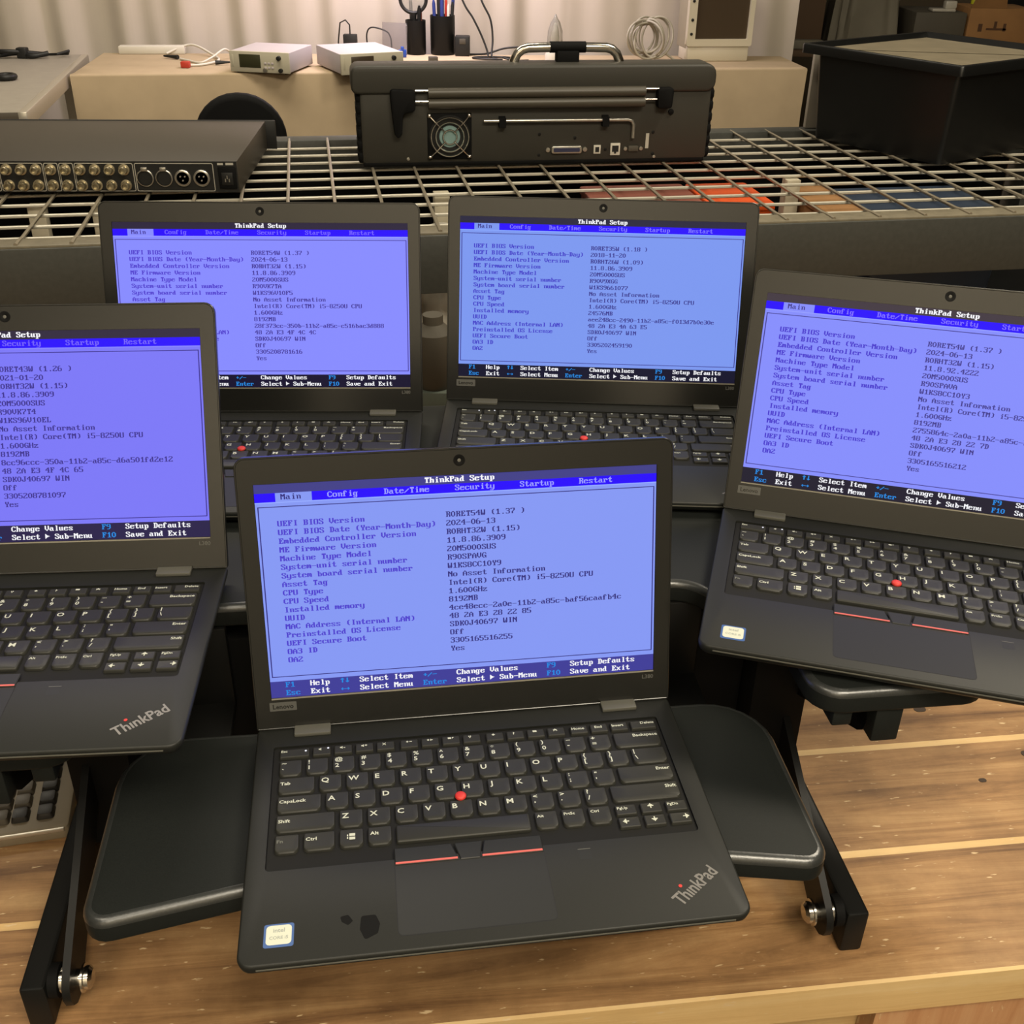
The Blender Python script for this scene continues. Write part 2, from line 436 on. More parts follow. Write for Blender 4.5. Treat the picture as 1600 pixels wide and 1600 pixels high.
# ------------------------------------------------------------------ sit-stand converter
DU, DV = 39.0, 800.0
_c, _s = math.cos(R(7.3)), math.sin(R(7.3))
conv = thing('desk_converter', 'black sit-stand desk converter holding all five laptops on the bench', 'desk riser',
             (DU * _c - DV * _s, DU * _s + DV * _c, 0), 7.3)
def rim(b, zt):                     # rounded upper edge: glossier, and paler to put the highlight into its colour
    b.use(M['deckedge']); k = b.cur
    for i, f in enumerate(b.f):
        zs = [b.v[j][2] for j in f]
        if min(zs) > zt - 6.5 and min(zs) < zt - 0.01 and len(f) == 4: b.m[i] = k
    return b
ZD, ZT = 273.0, 198.0; EPS = 0.3
dl = round_poly([(-393, -229), (-255, -229), (-255, -150), (-200, -78), (200, -78), (255, -150), (255, -229), (393, -229), (393, 290), (-393, 290)],
                [24, 24, 40, 30, 30, 40, 24, 24, 40, 40], 6)
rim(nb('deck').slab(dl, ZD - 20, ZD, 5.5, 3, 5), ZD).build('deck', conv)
tl = round_poly([(-248, -315), (-120, -290), (120, -290), (248, -315), (249, -140), (-249, -140)], [16, 60, 60, 16, 48, 48], 6)
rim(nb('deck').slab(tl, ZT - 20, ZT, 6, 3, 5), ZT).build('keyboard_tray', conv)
for sx in (-1, 1):
    b = nb('steel_black'); b.box(*sorted((sx * 315, sx * 334)), -238, 330, 0.3, 45, 2.2); b.build('base_rail', conv)
    def arm(u0, a, bb, w=19):
        m = nb('steel_black'); d = (Vector(bb) - Vector(a)); n = Vector((-d.y, d.x)).normalized() * w
        pts = []
        for c_, d_ in ((a, -1), (bb, 1)):
            ang = math.atan2(d.y, d.x)
            for j in range(7):
                t = ang + d_ * math.pi / 2 * -1 + d_ * 0 + (math.pi * j / 6 if d_ > 0 else math.pi * j / 6)
                if d_ < 0: t = ang + math.pi / 2 + math.pi * j / 6
                else: t = ang - math.pi / 2 + math.pi * j / 6
                pts.append((c_[0] + w * math.cos(t), c_[1] + w * math.sin(t)))
        L0 = [(u0 - 3, p[0], p[1]) for p in pts]; L1 = [(u0 + 3, p[0], p[1]) for p in pts]
        m.loops([L0, L1]); m.build('lift_arm', conv)
    arm(sx * 299, (-224, 36), (120, 243))
    arm(sx * 308, (190, 36), (-196, 232))
    bo = nb('chrome'); bo.lathe([(0, 283), (6, 283.5), (9, 286), (9, 289), (11, 289.5), (11, 291), (7, 291.5), (7, 304), (10, 304.5), (10, 307), (5, 307), (5, 315)], 18, 'X', (0, -224, 36))
    if sx < 0: bo.v = [(-x, y, z) for x, y, z in bo.v]
    bo.build('pivot_bolt', conv)
    rl = nb('rubber'); rl.lathe([(4, 307.5), (13, 307.5), (13, 314.5), (4, 314.5)], 18, 'X', (0, -224, 36))
    if sx < 0: rl.v = [(-x, y, z) for x, y, z in rl.v]
    rl.build('roller', conv)
    br = nb('deck'); br.box(*sorted((sx * 305, sx * 326)), -226, -180, 222, 253.2, 1.5); br.box(*sorted((sx * 272, sx * 287)), -226, -170, 240, 253.2, 1.5)
    br.build('arm_bracket', conv)
    st = nb('steel_black'); st.box(*sorted((sx * 175, sx * 215)), -250, -72, 170, 178.2, 1); st.box(*sorted((sx * 175, sx * 215)), -80, -72, 171, 253.2, 1)
    st.build('tray_strut', conv)
for sx in (-1, 1):
    nb('rubber').box(*sorted((sx * 264, sx * 314)), -96, -52, 45.2, 253.1, 2).build('side_column', conv)
nb('rubber').box(-263.5, 263.5, -70, -30, 60, 236, 3).build('spring_housing', conv)
nb('steel_black').box(-314, 314, 300, 320, 10, 30, 2).build('crossbar', conv)

# ------------------------------------------------------------------ bitmap lettering of the setup screens (8 x 16 cells)
G = {}
def g(ch, s, off=2):
    G[ch] = (off, [int(h, 16) for h in s.split()])
for ln in '''A 10 38 6C C6 C6 FE C6 C6 C6 C6|B FC 66 66 66 7C 66 66 66 66 FC|C 3C 66 C2 C0 C0 C0 C0 C2 66 3C|D F8 6C 66 66 66 66 66 66 6C F8
E FE 66 62 68 78 68 60 62 66 FE|F FE 66 62 68 78 68 60 60 60 F0|G 3C 66 C2 C0 C0 DE C6 C6 66 3A|H C6 C6 C6 C6 FE C6 C6 C6 C6 C6
I 3C 18 18 18 18 18 18 18 18 3C|J 1E 0C 0C 0C 0C 0C CC CC CC 78|K E6 66 66 6C 78 78 6C 66 66 E6|L F0 60 60 60 60 60 60 62 66 FE
M C6 EE FE FE D6 C6 C6 C6 C6 C6|N C6 E6 F6 FE DE CE C6 C6 C6 C6|O 7C C6 C6 C6 C6 C6 C6 C6 C6 7C|P FC 66 66 66 7C 60 60 60 60 F0
R FC 66 66 66 7C 6C 66 66 66 E6|S 7C C6 C6 60 38 0C 06 C6 C6 7C|T 7E 7E 5A 18 18 18 18 18 18 3C|U C6 C6 C6 C6 C6 C6 C6 C6 C6 7C
V C6 C6 C6 C6 C6 C6 C6 6C 38 10|W C6 C6 C6 C6 D6 D6 D6 FE EE 6C|X C6 C6 6C 7C 38 38 7C 6C C6 C6|Y 66 66 66 66 3C 18 18 18 18 3C
0 38 6C C6 C6 C6 C6 C6 C6 6C 38|1 18 38 78 18 18 18 18 18 18 7E|2 7C C6 06 0C 18 30 60 C0 C6 FE|3 7C C6 06 06 3C 06 06 06 C6 7C
4 0C 1C 3C 6C CC FE 0C 0C 0C 1E|5 FE C0 C0 C0 FC 06 06 06 C6 7C|6 38 60 C0 C0 FC C6 C6 C6 C6 7C|7 FE C6 06 06 0C 18 30 30 30 30
8 7C C6 C6 C6 7C C6 C6 C6 C6 7C|9 7C C6 C6 C6 7E 06 06 06 0C 78|a 0 0 0 78 0C 7C CC CC CC 76|b E0 60 60 78 6C 66 66 66 66 7C
c 0 0 0 7C C6 C0 C0 C0 C6 7C|d 1C 0C 0C 3C 6C CC CC CC CC 76|e 0 0 0 7C C6 FE C0 C0 C6 7C|f 38 6C 64 60 F0 60 60 60 60 F0
g 0 0 0 76 CC CC CC CC CC 7C 0C CC 78|h E0 60 60 6C 76 66 66 66 66 E6|i 18 18 0 38 18 18 18 18 18 3C|k E0 60 60 66 6C 78 78 6C 66 E6
l 38 18 18 18 18 18 18 18 18 3C|m 0 0 0 EC FE D6 D6 D6 D6 C6|n 0 0 0 DC 66 66 66 66 66 66|o 0 0 0 7C C6 C6 C6 C6 C6 7C
p 0 0 0 DC 66 66 66 66 66 7C 60 60 F0|r 0 0 0 DC 76 66 60 60 60 F0|s 0 0 0 7C C6 60 38 0C C6 7C|t 10 30 30 FC 30 30 30 30 36 1C
u 0 0 0 CC CC CC CC CC CC 76|v 0 0 0 66 66 66 66 66 3C 18|w 0 0 0 C6 C6 D6 D6 D6 FE 6C|x 0 0 0 C6 6C 38 38 38 6C C6
y 0 0 0 C6 C6 C6 C6 C6 C6 7E 06 0C F8|z 0 0 0 FE CC 18 30 60 C6 FE|( 0C 18 30 30 30 30 30 30 18 0C|) 30 18 0C 0C 0C 0C 0C 0C 18 30
- 0 0 0 0 0 FE 0 0 0 0|. 0 0 0 0 0 0 0 0 18 18|/ 0 0 02 06 0C 18 30 60 C0 80|+ 0 0 0 18 18 7E 18 18 0 0
{ 0 0 0 10 30 7F 30 10 0 0|} 0 0 0 08 0C FE 0C 08 0 0|^ 18 3C 7E 18 18 18 18 18 18 0|! 18 18 18 18 18 18 7E 3C 18 0|< 0 0 0 28 6C FE 6C 28 0 0|> 80 C0 E0 F8 FE F8 E0 C0 80 0'''.replace('\n', '|').split('|'):
    g(ln[0], ln[2:])
SW, SH = 293.8, 165.2
CW, CH = SW / 80, SH / 25
S0 = 24.3                                   # bottom of the picture above the hinge line
def sxy(col, row): return (-SW / 2 + col * CW, S0 + SH - row * CH)
def glyphs(mb, text, col, row, z, fat=0.16):
    px, py = CW / 8, CH / 16
    for i, ch in enumerate(text):
        if ch == ' ' or ch not in G: continue
        off, bits = G[ch]; x0, y0 = sxy(col + i, row)
        for r_, b_ in enumerate(bits):
            j = 0
            while j < 8:
                if b_ & (128 >> j):
                    k = j
                    while k < 8 and b_ & (128 >> k): k += 1
                    yt = y0 - (off + r_) * py
                    mb.quad(x0 + (j - fat * .3) * px, yt - py * 1.02, x0 + (k + fat * .3) * px, yt, z); j = k
                else: j += 1
LABELS = ['UEFI BIOS Version', 'UEFI BIOS Date (Year-Month-Day)', 'Embedded Controller Version', 'ME Firmware Version', 'Machine Type Model',
          'System-unit serial number', 'System board serial number', 'Asset Tag', 'CPU Type', 'CPU Speed', 'Installed memory', 'UUID',
          'MAC Address (Internal LAN)', 'Preinstalled OS License', 'UEFI Secure Boot', 'OA3 ID', 'OA2']
def vals(bios, date, ec, me, unit, board, mem, uuid, mac, oa3):
    return [bios, date, ec, me, '20M5000SUS', unit, board, 'No Asset Information', 'Intel(R) Core(TM) i5-8250U CPU', '1.600GHz', mem, uuid, mac, 'SDK0J40697 WIN', 'Off', oa3, 'Yes']
def screen_mesh(values, bg, top, bot, lab, val, tabtxt):
    m = MB(); m.fixn = False
    c = {n: glow('lcd_' + n, rgb) for n, rgb in dict(bg=bg, top=top, bot=bot, lab=lab, val=val, tab=(40, 0, 252), tabtxt=tabtxt, white=(250, 250, 255),
         cyan=(34, 138, 228), hi=tuple(min(255, int(v * 1.12)) for v in bg), line=(92, 88, 190)).items()}
    z0, z1, z2 = -0.7, -0.66, -0.62
    def rect(n, c0, r0, c1, r1, z):
        m.use(c[n]); x0, y1 = sxy(c0, r0); x1, y0 = sxy(c1, r1); m.quad(x0, y0, x1, y1, z)
    m.use(M['lens']).box(-SW / 2, SW / 2, S0, S0 + SH, -1.3, -0.75)
    rect('top', 0, 0, 80, 1, z0); rect('tab', 0, 1, 80, 2, z0); rect('bg', 0, 2, 80, 23, z0); rect('bot', 0, 23, 80, 25, z0)
    rect('bg', 4, 1, 11, 2, z1)
    t = 0.16
    rect('val', .42, 2.5, 79.58, 2.5 + t * .6, z1); rect('val', .42, 22.4, 79.58, 22.4 + t * .6, z1)
    rect('val', .42, 2.5, .42 + t * 1.4, 22.45, z1); rect('val', 79.4, 2.5, 79.4 + t * 1.4, 22.45, z1)
    rect('hi', 0, 2, 80, 2.12, z1)
    m.use(c['white']); glyphs(m, 'ThinkPad Setup', 33, 0, z2, 1.0)
    m.use(c['val']); glyphs(m, 'Main', 5, 1, z2)
    m.use(c['tabtxt'])
    for tx, co in (('Config', 14), ('Date/Time', 25), ('Security', 39), ('Startup', 52), ('Restart', 64)): glyphs(m, tx, co, 1, z2)
    m.use(c['lab'])
    for i, tx in enumerate(LABELS): glyphs(m, tx, 4, 4 + i, z2, 0.9)
    m.use(c['val'])
    for i, tx in enumerate(values): glyphs(m, tx, 37, 4 + i, z2, 0.4)
    m.use(c['white'])
    for tx, co, ro in (('Help', 8, 23), ('Exit', 8, 24), ('Select Item', 18, 23), ('Select Menu', 18, 24), ('Change Values', 38, 23), ('Select > Sub-Menu', 38, 24), ('Setup Defaults', 62, 23), ('Save and Exit', 62, 24)): glyphs(m, tx, co, ro, z2, 0.6)
    m.use(c['cyan'])
    for tx, co, ro in (('F1', 3, 23), ('Esc', 3, 24), ('^!', 14, 23), ('{}', 14, 24), ('+/-', 31, 23), ('Enter', 31, 24), ('F9', 57, 23), ('F10', 57, 24)): glyphs(m, tx, co, ro, z2, 0.4)
    return m.mesh('screen', 0)

# ------------------------------------------------------------------ laptop, shared meshes (local: x right, y away, z up; feet on z = 0)
ZB = 13.5                      # palm rest height
HY, HZ = 209.0, ZB + 1.7       # hinge line
W = 319.0
U_ = 19.05
def make_base():
    b = nb('plastic')
    out = rr(W, 211, (9, 9, 4, 4), 5, 0, 105.5)
    # body with a rounded front, keyboard recess open at the top
    prof = [(9, 2.2), (4.5, 3.2), (1.2, 6.5), (0.3, 9.5), (0, 11.2), (0.25, 12.4), (0.9, 13.2), (1.6, ZB)]
    b.loops([[(x, y, z) for x, y in inset(out, d)] for d, z in prof], True, False)
    well = rr(291, 118, (3, 3, 2, 2), 3, -0.8, 130.5)
    fr = MB(); fr.use(M['plastic']); fr.frame(inset(out, 1.6), [well], ZB - 2.2, ZB)
    # keep only the top and the recess walls
    n0 = len(inset(out, 1.6))
    b.v_off = len(b.v)
    base = len(b.v); b.v += fr.v
    for f in fr.f:
        if all(fr.v[i][2] > ZB - 0.01 for i in f): b.f.append([base + i for i in f]); b.m.append(0)
    b.loops([[(x, y, ZB) for x, y in well], [(x, y, ZB - 2.2) for x, y in well]], False, True)
    return b.mesh('base', 30)
def key_mesh(w, d, label=None, small=None, curve=True, align='L', led=None, icon=None, dim=False, center=False):
    m = nb('key'); r = (3.6, 3.6, 1.4, 1.4) if curve else (1.2, 1.2, 1.0, 1.0)
    lo = rr(w, d, r, 4, w / 2, d / 2)
    if curve:                   # lower edge bows outward a little
        lo = [(x, y - (0.7 * (1 - ((x - w / 2) / (w / 2)) ** 2) if y < 2.5 else 0)) for x, y in lo]
    prof = [(0, 0.0), (0.15, 1.4), (0.55, 2.2), (1.1, 2.5)]
    lift = lambda q: [(x, y + (0.9 * q / 1.1 if y < d * .35 else 0)) for x, y in inset(lo, q)] if curve else inset(lo, q)
    Ls = [[(x, y, z) for x, y in lift(q)] for q, z in prof]
    m.loops(Ls, False, False)
    top = lift(1.1); cx, cy = w / 2, d / 2
    ring = [(cx + (x - cx) * .55, cy + (y - cy) * .55, 2.28) for x, y in top]
    m.loops([[(x, y, 2.5) for x, y in top], ring], False, True)
    z = 2.62
    m.use(M['legend_dim'] if dim else M['legend'])
    if label:
        for i, (tx, x, y, s) in enumerate(label): put_text(m, tx, x, y, z, s, 1.12, 'L' if align == 'L' else align)
    if icon:
        ox, oy, pxs, rows = icon
        for r_, row in enumerate(rows):
            for c_, ch in enumerate(row):
                if ch == '#': m.quad(ox + c_ * pxs, oy - (r_ + 1) * pxs, ox + (c_ + 1) * pxs, oy - r_ * pxs, z)
    if led:
        m.use(M['led']); m.at(led[0], led[1], z); m.lathe([(0.75, 0), (0.75, .1), (0, .12)], 10); m.at()
    return m.mesh('key', 30)
ARW = {'L': ['..#..', '.##..', '#####', '.##..', '..#..'], 'R': ['..#..', '..##.', '#####', '..##.', '..#..'], 'U': ['..#..', '.###.', '#####', '..#..', '..#..'], 'D': ['..#..', '..#..', '#####', '.###.', '..#..']}
WIN = ['..#####', '#.#####', '#.#####', '.......', '#.#####', '#.#####', '..#####']
IC = [['..#', '###', '###', '..#'], ['..#...', '###...', '###.##', '..#...'], ['..#..#.', '###.###', '###..#.', '..#....'], ['#..#', '.##.', '.##.', '#..#'],
      ['.#.....', '###.###', '.#.....'], ['.#..#..', '###.###', '.#..#..'], ['####.##', '####.#.', '####...'], ['#.#', '#.#', '.#.', '.#.'],
      ['.##.', '####', '.##.'], ['.#.', '.##', '.#.', '.#.'], ['#####', '#####', '#####'], ['..#..', '#####', '.###.', '#...#']]
KEYS = []          # (mesh, x, y)
def kx(u): return (u - 7.5) * U_ + 1.2 + 0.4
ROWY = {0: 104.0, 1: 122.03, 2: 140.06, 3: 158.09, -1: 85.97}
KD = 15.6
def add_key(u, wu, row, **kw):
    y = ROWY[row]; w = wu * U_ - 2.9
    KEYS.append((key_mesh(w, KD, **kw), kx(u), y))
LX, LY = 3.4, 9.6
def letter(c): return [(c, 1.8, LY + .2, 6.2)]
def dual(a, b): return [(a, 1.8, 12.0, 5.2), (b, 1.9, 6.2, 5.5)]
def word(t, w, al='L', y=LY, s=4.1): return [(t, 1.6 if al == 'L' else w - 1.6, y, s)]
nums = ['~`', '!1', '@2', '#3', '$4', '%5', '^6', '&7', '*8', '(9', ')0', '_-', '+=']
for i, t in enumerate(nums): add_key(i, 1, 3, label=dual(t[0], t[1]))
wB = 2 * U_ - 2.9; add_key(13, 2, 3, label=word('Backspace', wB, 'R', 11), align='R')
add_key(0, 1.5, 2, label=word('Tab', 1.5 * U_ - 2.9))
for i, t in enumerate('QWERTYUIOP'): add_key(1.5 + i, 1, 2, label=letter(t))
for i, t in enumerate(('{[', '}]')): add_key(11.5 + i, 1, 2, label=dual(t[0], t[1]))
add_key(13.5, 1.5, 2, label=dual('|', '\\'))
add_key(0, 1.75, 1, label=word('CapsLock', 1.75 * U_ - 2.9))
for i, t in enumerate('ASDFGHJKL'): add_key(1.75 + i, 1, 1, label=letter(t))
for i, t in enumerate((':;', '"\'')): add_key(10.75 + i, 1, 1, label=dual(t[0], t[1]))
wE = 2.25 * U_ - 2.9; add_key(12.75, 2.25, 1, label=word('Enter', wE, 'R', 11), align='R')
add_key(0, 2.25, 0, label=word('Shift', 2.25 * U_ - 2.9))
for i, t in enumerate('ZXCVBNM'): add_key(2.25 + i, 1, 0, label=letter(t))
for i, t in enumerate(('<,', '>.', '?/')): add_key(9.25 + i, 1, 0, label=dual(t[0], t[1]))
wS = 2.75 * U_ - 2.9; add_key(12.25, 2.75, 0, label=word('Shift', wS, 'R', 11), align='R')
add_key(0, 1, -1, label=word('Fn', 16), dim=True)
add_key(1, 1.25, -1, label=word('Ctrl', 21))
add_key(2.25, 1, -1, icon=(5.2, 11.2, .78, WIN))
add_key(3.25, 1, -1, label=word('Alt', 16))
# space bar
sp = nb('key'); ws = 5 * U_ - 3.6; sp.slab(rr(ws, 15.4, (1.6, 1.6, 1.2, 1.2), 3, ws / 2, 7.7), 0, 2.9, 1.6, 0, 3)
KEYS.append((sp.mesh('space_bar', 30), kx(4.25), 85.6))
for i, t in enumerate(('Alt', 'PrtSc', 'Ctrl')): add_key(9.25 + i * .985, .985, -1, label=word(t, 15, y=11, s=3.3))
for i, (up, a) in enumerate((('PgUp', 'L'), (None, 'D'), ('PgDn', 'R'))):
    w = .93 * U_ - 2.6; x = kx(12.22 + i * .945)
    lab = [(up, 1.4, 5.8, 3.2)] if up else None
    KEYS.append((key_mesh(w, 9.6, label=lab, curve=False, icon=None if up else (5.2, 8.2, .85, ARW['U'])), x, 91.2))
    KEYS.append((key_mesh(w, 9.8, curve=False, icon=((3.0, 7.6, .85, ARW['L']), (5.2, 7.6, .85, ARW['D']), (9.5, 7.6, .85, ARW['R']))[i]), x, 79.6))
u = 0.0
def fkey(wu, **kw):
    global u
    KEYS.append((key_mesh(wu * U_ - 2.0, 9.0, curve=False, **kw), kx(u) - .4, 176.6)); u += wu
fkey(1.25, label=[('Esc', 1.2, 6.4, 3.2)], led=(19.0, 5.6))
for i in range(12):
    fkey(.82, icon=(4.6, 7.2, .62, IC[i]), led=(11.5, 6.6) if i == 0 else None)
    if i in (3, 7, 11): u += .1
for t in ('Home', 'End', 'Insert'): fkey(.82, label=[(t, 1.3 if t != 'End' else 3.5, 5.4, 3.5)])
fkey(1.15, label=[('Delete', 18.6, 6.0, 3.5)], align='R')

LM = {}
LM['base'] = make_base()
b = nb('keywell'); b.slab(rr(290.6, 117.6, 2.5, 3, -0.8, 130.5), ZB - 2.19, ZB - 1.7, .2, 0, 1); LM['keyboard'] = b.mesh('keyboard', 30)
b = MB().use(M['red']); b.at((6.75 - 7.5) * U_ + 0.4, 122.2, ZB - 1.0); b.lathe([(2.4, -.6), (2.4, 1.6), (3.9, 1.8), (4.1, 2.8), (3.4, 3.7), (1.8, 4.2), (0, 4.3)], 18); LM['pointing_stick'] = b.mesh('pointing_stick', 50)
# button row of the pointing stick: left, middle, right
def btn(pts, red):
    m = nb('pad'); Ls = [[(x, y, ZB + z) for x, y in inset(pts, d)] for d, z in ((0, 0), (0.0, .35), (.6, .8))]
    m.loops(Ls)
    if red:
        (xa, ya), (xb, yb) = pts[0], pts[1]
        m.use(M['redline']); m.box(xa + .6, xb - .6, min(ya, yb) + .3, min(ya, yb) + 1.7, ZB + .5, ZB + .95)
    return m.mesh('stick_button', 30)
LM['btn'] = [btn([(-62.4, 66.6), (-20.4, 66.6), (-24.4, 80.4), (-62.4, 80.4)], True), btn([(-5.2, 66.6), (36.2, 66.6), (36.2, 80.4), (-2.2, 80.4)], True),
             btn([(-19.2, 66.2), (-6.2, 66.2), (-3.6, 80.4), (-22.6, 80.4)], False)]
b = nb('seam'); b.slab(rr(99.6, 56.0, (4, 4, .5, .5), 4, -13.1, 38.8), ZB - .05, ZB + .03); b.use(M['pad']); b.slab(rr(98.6, 55.0, (3.6, 3.6, .5, .5), 4, -13.1, 38.8), ZB - .05, ZB + .08)
LM['touchpad'] = b.mesh('touchpad', 0)
b = nb('sticker_blue'); b.slab(rr(18.2, 17.2, 1.5, 3, -135, 20.8), ZB - .02, ZB + .06); b.use(M['sticker']); b.slab(rr(15.4, 14.2, 2.4, 3, -135, 21.2), ZB, ZB + .1)
b.use(M['sticker_ink']); put_text(b, 'intel', -135, 24.6, ZB + .14, 4.2); put_text(b, 'CORE i5', -135, 19.2, ZB + .14, 3.2)
LM['sticker'] = b.mesh('sticker', 0)
b = nb('silver_text'); put_text(b, 'Th\u0131nkPad', 128.6, 26.6, ZB + .12, 13.0, 0.80, 'C', R(37.5)); b.use(M['red']); b.at(119.0, 27.0, ZB + .1); b.lathe([(1.25, 0), (1.25, .15), (0, .2)], 10); b.at()
LM['logo'] = b.mesh('maker_logo', 0)
b = nb('hinge_cover') if 'hinge_cover' in M else nb('hinge'); b.box(-13.6, 13.6, 0, 10.5, 0, 3.2, .8); LM['hinge'] = b.mesh('hinge', 30)
b = nb('pad'); b.slab(rr(8.6, 8.6, 1, 2, 63.2, 60.4), ZB - .02, ZB + .04); b.use(M['hinge']); b.box(59, 67.5, 64.9, 65.4, ZB, ZB + .12); LM['reader'] = b.mesh('fingerprint_reader', 0)
b = nb('hinge'); b.box(-148, 148, -.35, .4, 9.0, 10.2, .3); LM['strip'] = b.mesh('front_edge_strip', 30)  # added grey strip, stands in for the highlight along the front edge
b = nb('rubber')
for x, y in ((-140, 14), (140, 14), (-140, 196), (140, 196)): b.at(x, y, 0); b.slab(rr(30, 7, 3, 3), 0, 2.3, .4, 0, 1)
b.at(); LM['feet'] = b.mesh('foot', 30)
b = nb('bezel'); lidout = rr(W, 211.1, (1.5, 1.5, 8, 8), 5, 0, 104.05)
b.slab(lidout, -7.0, -1.3, 0, 2.5, 3); LM['lid'] = b.mesh('lid', 30)
b = nb('bezel'); b.frame(inset(lidout, 1.4), [rr(SW + .6, SH + .6, .4, 2, 0, S0 + SH / 2)], -1.3, 0)
b.loops([[(x, y, z) for x, y in q] for q, z in ((lidout, -1.3), (lidout, -.1), (inset(lidout, .35), .25), (inset(lidout, 1.0), .25), (inset(lidout, 1.4), 0))], False, False)
LM['bezel'] = b.mesh('screen_bezel', 30)
b = nb('lens'); b.lathe([(4.3, 0), (4.3, .25), (2.4, .3), (1.7, .1), (1.2, .05)], 20, 'Z', (0, S0 + SH + 10.9, 0)); b.use(M['lens_glint']); b.lathe([(1.3, .1), (0.6, .2), (0, .22)], 12, 'Z', (0, S0 + SH + 10.9, 0)); LM['webcam'] = b.mesh('webcam', 40)
b = nb('badge'); b.slab(rr(20, 7.0, .5, 2, -138.8, 17.4), 0, .25); b.use(M['bezel']); put_text(b, 'Lenovo', -138.8, 17.4, .3, 5.2); LM['badge'] = b.mesh('maker_badge', 0)
b = nb('badge'); put_text(b, 'L380', 142.4, 19.2, .08, 4.6); LM['model'] = b.mesh('model_mark', 0)
b = nb('paneledge'); b.box(-SW / 2, SW / 2, S0 - 1.3, S0 - .25, -.6, .12); LM['edge'] = b.mesh('panel_edge', 0)

def laptop(label, x, y, z, yaw, lean, scr):
    t = thing('laptop', label, 'laptop', (x, y, z + EPS), yaw, 'laptops on the desk converter')
    base = link('base', LM['base'], t)
    for nm in ('touchpad', 'sticker', 'logo', 'reader', 'feet', 'strip'):
        link({'logo': 'maker_logo', 'reader': 'fingerprint_reader', 'feet': 'rubber_feet', 'strip': 'front_edge_strip'}.get(nm, nm), LM[nm], base)
    for me in LM['btn']: link('stick_button', me, base)
    for hx in (-118, 118): link('hinge', LM['hinge'], base, (hx, 198.8, ZB - .3))
    kb = link('keyboard', LM['keyboard'], t)
    link('pointing_stick', LM['pointing_stick'], kb)
    for me, kx_, ky_ in KEYS: link('space_bar' if me.name.startswith('space') else 'key', me, kb, (kx_, ky_, ZB - 1.7))
    lid = link('lid', LM['lid'], t, (0, HY, HZ), (R(90 - lean), 0, 0))
    link('screen', scr, lid)
    for nm in ('bezel', 'webcam', 'badge', 'model', 'edge'):
        link({'bezel': 'screen_bezel', 'badge': 'maker_badge', 'model': 'model_mark', 'edge': 'panel_edge'}.get(nm, nm), LM[nm], lid)
    return t, base
VF = vals('R0RET54W (1.37 )', '2024-06-13', 'R0RHT32W (1.15)', '11.8.86.3909', 'R90SPAVG', 'W1KS8CC10Y9', '8192MB', '4ce48ecc-2a0e-11b2-a85c-baf56caafb4c', '48 2A E3 28 22 85', '3305165516255')
VRL = vals('R0RET54W (1.37 )', '2024-06-13', 'R0RHT32W (1.15)', '11.8.86.3909', 'R90VK7TA', 'W1KS96V10F5', '8192MB', '28f373cc-350b-11b2-a85c-c516bac3d888', '48 2A E3 4F 4C 4C', '3305208781616')
VRR = vals('R0RET35W (1.18 )', '2018-11-20', 'R0RHT26W (1.09)', '11.8.86.3909', 'R90V9XGG', 'W1KS9661077', '24576MB', 'aee248cc-2490-11b2-a85c-f013d7b0e30e', '48 2A E3 4A 63 E5', '3305202459190')
VR = vals('R0RET54W (1.37 )', '2024-06-13', 'R0RHT32W (1.15)', '11.8.92.4222', 'R90SPAVA', 'W1KS8CC10Y3', '8192MB', '2755864c-2a0a-11b2-a85c-b', '48 2A E3 28 22 7D', '3305165516212')
VL = vals('R0RET43W (1.26 )', '2021-01-20', 'R0RHT32W (1.15)', '11.8.86.3909', 'R90VK7T4', 'W1KS96V10EL', '8192MB', '8cc96ccc-350a-11b2-a85c-d6a501fd2e12', '48 2A E3 4F 4C 65', '3305208781097')
front, fbase = laptop('open black laptop in front on the lower keyboard tray, dark smudges on palm rest', -1.1, 440.9, ZT, 8.39, 14.4,
    screen_mesh(VF, (134, 153, 244), (66, 64, 136), (64, 62, 152), (78, 62, 206), (52, 46, 124), (160, 160, 255)))
laptop('open black laptop at the back left of the upper deck, behind the left laptop', -245.0, 821.5, ZD, 2.64, 16.3,
    screen_mesh(VRL, (136, 140, 255), (44, 36, 60), (20, 14, 46), (80, 60, 205), (66, 52, 150), (120, 100, 255)))
laptop('open black laptop at the back right of the upper deck, showing 24576MB memory', 81.5, 856.5, ZD, -1.47, 15.9,
    screen_mesh(VRR, (124, 152, 240), (40, 38, 62), (16, 16, 44), (66, 60, 200), (56, 52, 140), (130, 120, 255)))
laptop('open black laptop on the right wing of the upper deck, turned inward', 292.6, 604.5, ZD, -14.15, 18.5,
    screen_mesh(VR, (134, 142, 252), (66, 56, 66), (32, 28, 46), (72, 56, 205), (66, 58, 140), (130, 112, 255)))
laptop('open black laptop on the left wing, cut by the left edge of the photo', -368.9, 511.6, ZD, 5.11, 23.0,
    screen_mesh(VL, (124, 120, 247), (48, 40, 62), (40, 32, 74), (70, 54, 190), (60, 48, 140), (120, 100, 250)))
sm = nb('smudge')
sm.slab(round_poly([(-98, 30), (-93, 31), (-90, 26), (-93, 23), (-97, 26)], [1] * 5, 2), ZB - .02, ZB + .05)
sm.slab(round_poly([(-85, 29), (-76, 29), (-73.5, 22), (-75, 15), (-83, 11), (-86, 19)], [1.5] * 6, 2), ZB - .02, ZB + .05)
sm.build('smudge', fbase, 0)

